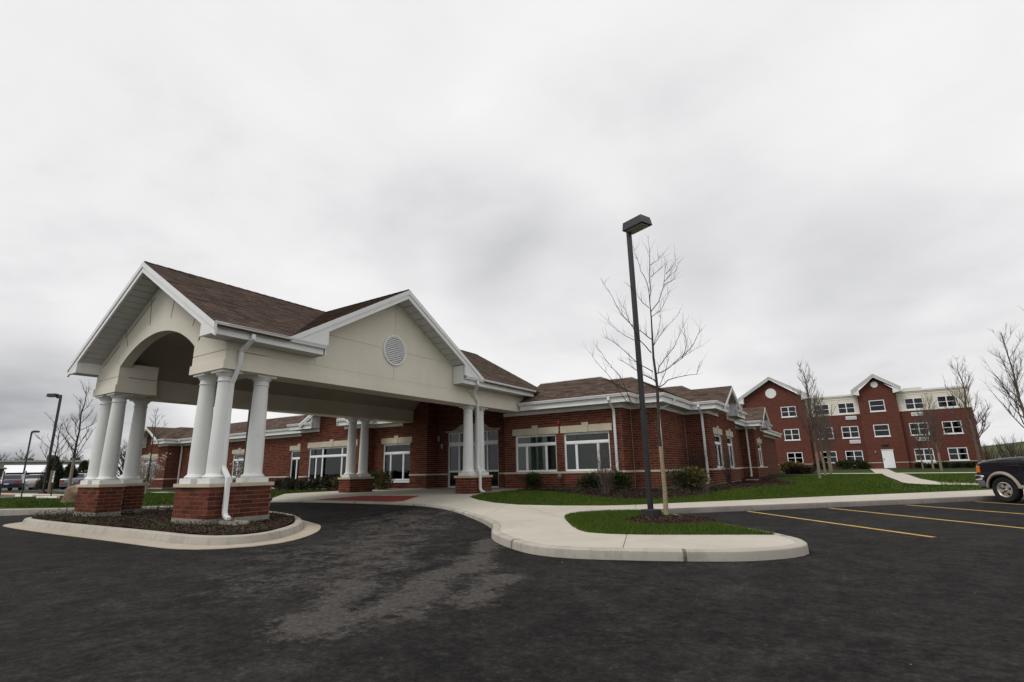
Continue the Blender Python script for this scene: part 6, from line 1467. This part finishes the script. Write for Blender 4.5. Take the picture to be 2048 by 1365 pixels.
# ------------------------------------------------------------------ vehicles
def arch_pts(cx, r, z0, zc, n=12):
    a0 = math.asin(max(-1, min(1, (z0 - zc) / r))); return [(cx + r * math.cos(t), zc + r * math.sin(t)) for t in [a0 + (math.pi - 2 * a0) * i / n for i in range(n + 1)]]
def vehicle(name, loc, rz, lab, cat, P):
    o = emp(name, loc, lab, cat, P.get('group'), rotz=rz, world=False); hw = P['w'] / 2; wr = P['wr']; fx, rx = P['axles']; zb = P['zb']; ar = P['arch']
    top = P['top']                                   # body top line from rear to front (x, z)
    low = [(top[-1][0], zb)] + arch_pts(fx, ar, zb, wr)[0:] + arch_pts(rx, ar, zb, wr) + [(top[0][0], zb)]
    prof = list(top) + P.get('nose', []) + low
    # body: shell lofted over the width, tucked in at the flanks
    layers = [(-1.0, .055), (-.985, .02), (-.95, 0.0), (.95, 0.0), (.985, .02), (1.0, .055)]; cxm = (top[0][0] + top[-1][0]) / 2; vs = []; n = len(prof)
    for t, ins in layers:
        for x, z in prof:
            taper = 1 - P.get('nt', .07) * max(0, (x - (fx - .1)) / (top[-1][0] - fx + .1)) ** 2 - P.get('nt', .07) * .6 * max(0, ((rx) - x) / (rx - top[0][0])) ** 2
            tum = 1 - .06 * max(0, (z - .95) / .5) ** 2 - .05 * max(0, (.6 - z) / .4)
            zz = z - (ins if z > zb + .35 else 0); xx = x - (ins * .6 if x > top[-1][0] - .3 else -ins * .6 if x < top[0][0] + .3 else 0)
            vs.append((xx, t * hw * taper * tum, zz))
    fs = [tuple(range(n - 1, -1, -1)), tuple(range((len(layers) - 1) * n, len(layers) * n))]
    for l in range(len(layers) - 1): fs += [(l * n + i, l * n + (i + 1) % n, (l + 1) * n + (i + 1) % n, (l + 1) * n + i) for i in range(n)]
    body = MB().add(vs, fs).build('body', P['paint'], o, loc=(0, 0, 0), smooth=True)
    # cabin
    cb = P['cabin']; vs = []; n = len(cb)
    for t in (-1, 1):
        for x, z in cb: vs.append((x, t * (hw - .045 - P.get('tuck', .16) * (z - cb[0][1]) / (max(q[1] for q in cb) - cb[0][1])), z))
    MB().add(vs, [tuple(range(n)), tuple(range(2 * n - 1, n - 1, -1))] + [(i, i + n, (i + 1) % n + n, (i + 1) % n) for i in range(n)]).build('cabin', P['paint'], o, loc=(0, 0, 0), bevel=.035, smooth=True)
    zt = max(q[1] for q in cb); z0 = cb[0][1]
    def sidepane(poly, nm='side_window'):
        for t in (-1, 1):
            y = lambda z: t * (hw - .045 - P.get('tuck', .16) * (z - z0) / (zt - z0) + .004); m_ = MB(); k_ = len(poly)
            vs_ = [(x, y(z), z) for x, z in poly] + [(x, y(z) - t * .02, z) for x, z in poly]; m_.add(vs_, [tuple(range(k_)), tuple(range(2 * k_ - 1, k_ - 1, -1))] + [(i, i + k_, (i + 1) % k_ + k_, (i + 1) % k_) for i in range(k_)]); m_.build(nm, 'car_glass', o, loc=(0, 0, 0))
    for poly in P['panes']: sidepane(poly)
    for (xa, za), (xb, zb_), nm in P['screens']:
        ya = hw - .045 - P.get('tuck', .16) * (za - z0) / (zt - z0) - .07; yb = hw - .045 - P.get('tuck', .16) * (zb_ - z0) / (zt - z0) - .07; d = Vector((zb_ - za, 0, -(xb - xa))).normalized() * .012 * (1 if nm == 'windscreen' else 1); 
        if nm != 'windscreen': d = -d if d.x > 0 else d
        elif d.x < 0: d = -d
        v_ = [Vector((xa, -ya, za)) + d, Vector((xa, ya, za)) + d, Vector((xb, yb, zb_)) + d, Vector((xb, -yb, zb_)) + d]; MB().add(v_ + [v - d * 1.5 for v in v_], [(0, 1, 2, 3), (7, 6, 5, 4), (0, 4, 5, 1), (1, 5, 6, 2), (2, 6, 7, 3), (3, 7, 4, 0)]).build(nm, 'car_glass', o, loc=(0, 0, 0))
    for x in (fx, rx):
        for t in (-1, 1):
            yc = t * (hw - .14); rot = Matrix.Translation((x, yc, wr)) @ Matrix.Rotation(R_(-90 * t), 4, 'X'); rw = wr * .60
            ty = MB().lathe([(rw, -.10), (rw + .02, -.115), (wr - .04, -.12), (wr - .012, -.10), (wr, -.07), (wr, .07), (wr - .012, .10), (wr - .04, .12), (rw + .02, .115), (rw, .10), (rw - .012, .085), (rw - .02, -.085)], 36, m=rot).build('wheel', 'tyre', o, loc=(0, 0, 0), smooth=True)
            rm = MB().lathe([(rw - .002, .105), (rw - .02, .112), (rw - .045, .085), (rw - .06, .03), (rw - .06, -.06), (rw - .10, -.062)], 36, m=rot, caps=False); MB().lathe([(.01, -.07), (rw - .05, -.07), (rw - .05, -.05), (.01, -.05)], 24, m=rot).build('brake_disc', 'black_plastic', ty, loc=(0, 0, 0)); rm.build('rim', 'alloy', ty, loc=(0, 0, 0), smooth=True)
            sp_ = MB(); nsp = 5
            for i in range(nsp):
                a = 2 * math.pi * i / nsp + .3; q = rot @ Matrix.Rotation(a, 4, 'Z'); v_ = [(.05, -.045, .085), (rw - .035, -.085, .075), (rw - .035, .045, .075), (.05, .045, .085), (.05, -.04, .03), (rw - .035, -.07, .03), (rw - .035, .03, .03), (.05, .04, .03)]; sp_.add([q @ Vector(v) for v in v_], [(0, 1, 2, 3), (4, 7, 6, 5), (0, 4, 5, 1), (2, 6, 7, 3), (1, 5, 6, 2)])
            sp_.build('spokes', 'alloy', ty, loc=(0, 0, 0)); MB().lathe([(.085, .03), (.085, .085), (.07, .105), (.03, .115), (.002, .117)], 20, m=rot).build('hub_cap', 'chrome', ty, loc=(0, 0, 0), smooth=True)
    return o, hw
SUV = dict(w=2.0, wr=.385, axles=(1.62, -1.43), zb=.42, arch=.475, paint='paint_black', nt=.085, tuck=.20,
    top=[(-2.62, .55), (-2.66, .80), (-2.62, 1.05), (-2.60, 1.30), (-2.3, 1.335), (-1.0, 1.345), (.3, 1.355), (1.02, 1.365), (1.25, 1.350), (1.6, 1.325), (1.95, 1.285), (2.2, 1.240), (2.34, 1.195), (2.41, 1.13), (2.44, 1.05), (2.44, .84)], nose=[(2.40, .80), (2.38, .60)],
    cabin=[(-2.58, 1.30), (.98, 1.34), (.80, 1.42), (.28, 1.84), (.12, 1.89), (-1.2, 1.915), (-2.25, 1.89), (-2.42, 1.80)],
    panes=[[(.70, 1.40), (.20, 1.80), (-.42, 1.83), (-.42, 1.40)], [(-.50, 1.40), (-.50, 1.83), (-1.38, 1.83), (-1.38, 1.40)], [(-1.46, 1.40), (-1.46, 1.83), (-2.25, 1.80), (-2.40, 1.40)]],
    screens=[((.90, 1.38), (.30, 1.81), 'windscreen'), ((-2.56, 1.36), (-2.40, 1.78), 'rear_window')])
hd = Vector((-.66, .752)); rzs = math.atan2(hd.y, hd.x)
wheel = Vector((3.53, 22.38)); left = Vector((-hd.y, hd.x)); orig = wheel - hd * 1.62 - left * .86
suv, hw = vehicle('suv', (orig.x, orig.y, .0), rzs, 'black four-wheel drive with tan wheel-arch trim nosed up to the kerb', 'car', SUV)
for t in (-1, 1):
    for ax_ in (1.62, -1.43):                          # flared arch lips
        pts = arch_pts(ax_, .50, .44, .385, 20); vs = []
        for x, z in pts:
            dx, dz = (x - ax_) / .50, (z - .385) / .50
            for r, y in ((0.0, 0.985), (.0, 1.035), (.025, 1.045), (.055, 1.035), (.085, .985)):
                q = (x + dx * (r - .035), z + dz * (r - .035)); tp_ = 1 - .085 * max(0, (q[0] - 1.52) / .92) ** 2 - .05 * max(0, (.6 - q[1]) / .4) * .6; vs.append((q[0], t * hw * y * tp_, q[1]))
        k_ = 5; MB().add(vs, [(i * k_ + j, i * k_ + j + 1, (i + 1) * k_ + j + 1, (i + 1) * k_ + j) for i in range(len(pts) - 1) for j in range(k_ - 1)]).build('arch_lip', 'arch_trim', suv, loc=(0, 0, 0), smooth=True)
    MB().box(-.92, 1.12, t * hw * .975, t * (hw + .03), .43, .53).build('side_step', 'arch_trim', suv, loc=(0, 0, 0), bevel=.02)
    MB().add([(2.26, t * .95, .90), (2.42, t * .92, .90), (2.47, t * .78, .90), (2.36, t * .78, .90), (2.25, t * .95, 1.10), (2.39, t * .92, 1.11), (2.45, t * .78, 1.12), (2.34, t * .78, 1.11)], [(0, 1, 2, 3), (4, 5, 6, 7), (0, 1, 5, 4), (1, 2, 6, 5), (2, 3, 7, 6), (3, 0, 4, 7)]).build('indicator', 'amber', suv, loc=(0, 0, 0), bevel=.012)
    MB().add([(2.40, t * .70, .88), (2.46, t * .70, .88), (2.47, t * .42, .88), (2.40, t * .42, .88), (2.38, t * .70, 1.11), (2.45, t * .70, 1.12), (2.46, t * .42, 1.12), (2.38, t * .42, 1.12)], [(0, 1, 2, 3), (4, 5, 6, 7), (0, 1, 5, 4), (1, 2, 6, 5), (2, 3, 7, 6), (3, 0, 4, 7)]).build('headlight', 'chrome', suv, loc=(0, 0, 0), bevel=.01)
    MB().box(1.02, 1.36, t * (hw * .99), t * (hw * 1.006), 1.10, 1.125).build('fender_badge', 'chrome', suv, loc=(0, 0, 0)); MB().box(-2.4, 2.12, t * (hw * .985), t * (hw * 1.003), 1.205, 1.217).build('pin_stripe', 'chrome', suv, loc=(0, 0, 0))
    for x in (1.00, -.46, -1.42): MB().box(x - .006, x + .006, t * (hw * .99), t * (hw * 1.001), .56, 1.33).build('door_gap', 'black_plastic', suv, loc=(0, 0, 0))
    MB().box(.30, .52, t * (hw + .0), t * (hw + .20), 1.36, 1.56).build('mirror', 'black_plastic', suv, loc=(0, 0, 0), bevel=.04); MB().box(-.34, -.12, t * hw * .99, t * (hw + .03), 1.12, 1.16).build('door_handle', 'chrome', suv, loc=(0, 0, 0), bevel=.01)
    MB().box(-2.68, -2.60, t * .70, t * .93, .95, 1.28).build('tail_light', 'tail_red', suv, loc=(0, 0, 0), bevel=.01)
def bumper(zs, xs, mat, nm):
    m_ = MB(); pts = [(-.96, -.30), (-.93, -.10), (-.70, .0), (.70, .0), (.93, -.10), (.96, -.30)]; m_.v = [(xs + x, y, z) for z in zs for y, x in pts] + [(xs + x - .12, y * .96, z) for z in zs for y, x in pts]
    f = []; 
    for i in range(5): f += [(i, i + 1, i + 7, i + 6), (i + 12, i + 18, i + 19, i + 13), (i, i + 12, i + 13, i + 1), (i + 6, i + 7, i + 19, i + 18)]
    f += [(0, 6, 18, 12), (5, 17, 23, 11)]; m_.f = f; m_.build(nm, mat, suv, loc=(0, 0, 0), bevel=.02, smooth=True)
bumper((.66, .82), 2.60, 'chrome', 'bumper'); bumper((.46, .652), 2.53, 'bumper_grey', 'bumper_apron')
MB().box(2.38, 2.47, -.40, .40, .86, 1.13).build('grille', 'chrome', suv, loc=(0, 0, 0), bevel=.02)
MB().box(-2.74, -2.58, -.96, .96, .50, .74).build('rear_bumper', 'chrome', suv, loc=(0, 0, 0), bevel=.03)
SED = dict(w=1.80, wr=.32, axles=(1.38, -1.32), zb=.26, arch=.37, nt=.12, tuck=.26, group='parked sedans on the far left',
    top=[(-2.32, .42), (-2.36, .60), (-2.32, .86), (-2.22, .97), (-1.75, 1.01), (-1.2, .99), (.2, .95), (.95, .94), (1.5, .88), (2.0, .78), (2.22, .68), (2.30, .55)],
    cabin=[(-1.85, .98), (.98, .93), (.75, .99), (.10, 1.36), (-.15, 1.42), (-.7, 1.43), (-1.15, 1.36), (-1.65, 1.06)],
    panes=[[(.62, 1.00), (.05, 1.33), (-.42, 1.37), (-.42, 1.00)], [(-.48, 1.00), (-.48, 1.37), (-1.05, 1.32), (-1.42, 1.04)]], screens=[((.84, .99), (.12, 1.35), 'windscreen'), ((-1.70, 1.04), (-1.15, 1.36), 'rear_window')])
for x, y, rz, pt, lab in ((-66.0, 16.9, R_(150), 'paint_navy', 'navy blue sedan parked tail-on at the far left'), (-66.0, 18.6, R_(145), 'paint_silver', 'silver car half hidden behind the evergreens'), (-62.0, 20.35, R_(148), 'paint_grey', 'grey sedan showing its tail just left of the canopy pier')):
    d = dict(SED); d['paint'] = pt; v_, hw = vehicle('sedan', (x, y, T(x, y) + .01), rz, lab, 'car', d)
    for t in (-1, 1): MB().box(-2.36, -2.22, t * .52, t * .84, .66, .86).build('tail_light', 'tail_red', v_, loc=(0, 0, 0), bevel=.02); MB().box(2.05, 2.24, t * .5, t * .80, .58, .70).build('headlight', 'chrome', v_, loc=(0, 0, 0), bevel=.02)
    MB().box(-2.385, -2.36, -.17, .17, .55, .66).build('number_plate', 'white_paint', v_, loc=(0, 0, 0))

# ------------------------------------------------------------------ left side: parking, signs, low building
structure(sheet('side_parking', [(-29.5, 6.7), (-31.5, 8.3), (-30.8, 9.4), (-36, 10.9), (-47, 11.5), (-62, 11.0), (-62, 3), (-37, 4.6)], T, 'old_asphalt', 2.0, dz=.012))
structure(sheet('red_kerb_line', [(-31.0, 9.45), (-36, 10.95), (-47, 11.5), (-62, 11.0), (-62, 11.6), (-47, 12.2), (-36, 11.6), (-30.9, 9.95)], T, 'pink_paint', 2.0, dz=.020))
structure(sheet('side_walk', [(-30.9, 10.0), (-36, 11.65), (-47, 12.25), (-62, 11.65), (-62, 12.7), (-47, 13.2), (-36, 12.5), (-30.9, 10.7)], T, 'walk_concrete', 2.0, dz=.022))
structure(sheet('far_parking', [(-50, 15.5), (-56, 16.4), (-80, 13.8), (-110, 16), (-110, 26), (-56, 26), (-50, 20)], T, 'old_asphalt', 4.0, dz=.03))
structure(sheet('crossing_walk', [(-38, 16.2), (-31, 15.0), (-23, 13.9), (-23, 14.9), (-31, 16.0), (-38, 17.0)], T, 'walk_concrete', 2.0, dz=.02))
for i, (x, y) in enumerate(((-39.5, 10.6), (-34.0, 10.0))):
    m_ = MB(); q = Matrix.Translation((x, y, T(x, y) + .02)) @ Matrix.Rotation(R_(8), 4, 'Z'); pts = [(-.08, 0), (.08, 0), (.06, .11), (-.06, .11)]
    vs = [q @ Vector((s_ * .95, a, b)) for s_ in (-1, 1) for a, b in pts]; m_.add(vs, [(0, 1, 2, 3), (7, 6, 5, 4), (0, 4, 5, 1), (1, 5, 6, 2), (2, 6, 7, 3), (3, 7, 4, 0)]); tag(m_.build('wheel_stop', 'white_paint', bevel=.015), ['white concrete wheel stop farther from the boulder', 'white concrete wheel stop nearer the boulder'][i], 'wheel stop', 'wheel stops of the side parking')
def sign(loc, lab, rz):
    o = emp('parking_sign', loc, lab, 'sign', 'reserved parking signs', rotz=rz, world=False); MB().box(-.025, .025, -.025, .025, -.1, 1.36).build('post', 'dark_metal', o, loc=(0, 0, 0))
    p = MB().box(-.16, .16, -.045, -.028, 1.0, 1.34).build('panel', 'white_paint', o, loc=(0, 0, 0)); MB().box(-.13, .13, -.050, -.0455, 1.12, 1.32).build('blue_field', 'sign_blue', p, loc=(0, 0, 0))
    q = MB()                                           # wheelchair symbol
    q.lathe([(.05, 0), (.065, 0), (.065, .002), (.05, .002)], 14, m=Matrix.Translation((-.01, -.0505, 1.175)) @ Matrix.Rotation(R_(90), 4, 'X')); q.box(-.02, .0, -.0525, -.0505, 1.18, 1.27); q.lathe([(.001, 0), (.022, 0), (.022, .002), (.001, .002)], 10, m=Matrix.Translation((-.01, -.0505, 1.29)) @ Matrix.Rotation(R_(90), 4, 'X')); q.box(-.01, .07, -.0525, -.0505, 1.18, 1.195); q.box(.06, .075, -.0525, -.0505, 1.135, 1.19)
    q.build('symbol', 'white_paint', p, loc=(0, 0, 0)); MB().box(-.16, .16, -.045, -.028, 0.78, .97).build('lower_panel', 'white_paint', o, loc=(0, 0, 0))
for i, (x, y) in enumerate(((-35.0, 8.45), (-34.8, 9.2), (-34.5, 10.26), (-36.4, 14.2))):
    sign(on(x, y), ['reserved parking sign by the navy sedan at the far left', 'reserved parking sign before the left lamp post', 'reserved parking sign between left lamp post and canopy pier', 'reserved parking sign seen between the left canopy columns'][i], R_(-8))
ZR74 = R_(74.5)
low = emp('white_roofed_building', (-134.4, 38.8, .3), 'long low dark building with a bright white roof at the far left', 'building', rotz=ZR74, world=False); L0 = dict(loc=(0, 0, 0))
MB().box(-5.9, 5.9, 0, 7, -.3, 2.35).build('wall', 'brown_wall', low, **L0)
m_ = MB(); m_.prism([(-.6, 2.36), (7.6, 2.36), (3.6, 3.85), (3.4, 3.85)], 'x', -6.5, 6.2); m_.build('roof', 'white_roof', low, **L0)
for i in range(4): MB().box(-5.4 + i * 2.8, -3.2 + i * 2.8, -.04, -.002, -.2, 2.0).build('garage_door', 'rust_unit' if i == 3 else 'brown_wall', low, **L0)
for x in (-6.2, 5.9): MB().box(x, x + .3, -.5, -.2, -.3, 2.355).build('post', 'white_trim', low, **L0)
back = emp('flat_roofed_building', (-169, 32, .2), 'grey flat-roofed building with rooftop boxes behind the white roof', 'building', rotz=ZR74, world=False)
MB().box(-30, 24, 0, 18, -.2, 5.2).build('wall', 'grey_wall', back, **L0); MB().box(-30.3, 24.3, -.3, 18.3, 5.2, 5.6).build('parapet', 'blind', back, **L0)
for i, (x, w_, h_, mt_) in enumerate(((-8, 1.6, .8, 'blind'), (-3, 1.4, .5, 'dark_metal'), (3, 1.2, .5, 'dark_metal'), (15.5, 1.5, 1.3, 'rust_unit'), (12, 1.2, .5, 'dark_metal'), (20, 1.8, .7, 'dark_metal'))): MB().box(x, x + w_, 2, 4, 5.6, 5.6 + h_).build('roof_unit', mt_, back, **L0)
wing = emp('brick_outbuilding', (-126, 25.6, .3), 'low dark brick building cut by the left picture edge', 'building', rotz=ZR74, world=False)
MB().box(-8, 4.4, 0, 6, -.3, 2.9).build('wall', 'brown_wall', wing, **L0); MB().box(-8.3, 4.7, -.3, 6.3, 2.9, 3.15).build('roof', 'grey_wall', wing, **L0)
# rolling field and hill at the right horizon
m_ = MB(); n = 26
def hz(x, y): return .3 + 9.5 * math.exp(-((x - 95) / 75) ** 2) * ss(125, 235, y) + 1.0 * math.sin(x * .04)
xs = [-60 + 18 * i for i in range(24)]; ys_ = [110, 130, 150, 175, 200, 225, 250, 300, 380, 500]
m_.add([(x, y, hz(x, y) if y > 111 else .2) for y in ys_ for x in xs], [(j * 24 + i, j * 24 + i + 1, (j + 1) * 24 + i + 1, (j + 1) * 24 + i) for j in range(9) for i in range(23)]); structure(m_.build('hill', 'far_grass', smooth=True))
structure(sheet('field', [(12, 95), (80, 95), (120, 128), (-10, 128)], lambda x, y: .55 + .02 * (y - 95), 'field', 10))
rr = random.Random(77); mb = MB()
for i in range(70):
    x = rr.uniform(11, 60); y = rr.uniform(96, 124); h = rr.uniform(2.2, 4.2); b = Vector((x, y, .5))
    for j in range(12):
        a = rr.uniform(0, 6.28); q = [b + Vector((rr.gauss(0, .2), rr.gauss(0, .2), 0))]
        for s in range(4): q.append(q[-1] + Vector((math.cos(a) * .22, math.sin(a) * .22, h / 4)) + Vector((rr.gauss(0, .12), rr.gauss(0, .12), 0)))
        mb.tube(q, [.05, .04, .03, .02, .01], 3, cap=False); twigs(mb, q, .018, rr, 4, .9)
tag(mb.build('scrub', 'twig', fix=False), 'brown leafless scrub along the field beyond the right corner of the block', 'scrub', kind='stuff')
mb = MB()
for i in range(220):
    a = rr.uniform(-1.75, .75); d = rr.uniform(420, 620); x, y = math.sin(a) * d, math.cos(a) * d; leaf_mass(mb, (x, y, 0), rr.uniform(6, 14), rr.uniform(5, 9), rr.uniform(5, 10), 60, 1.8, rr, 3)
tag(mb.build('far_treeline', 'barberry_leaves', fix=False), 'dim line of distant woods along the horizon', 'trees', kind='stuff')
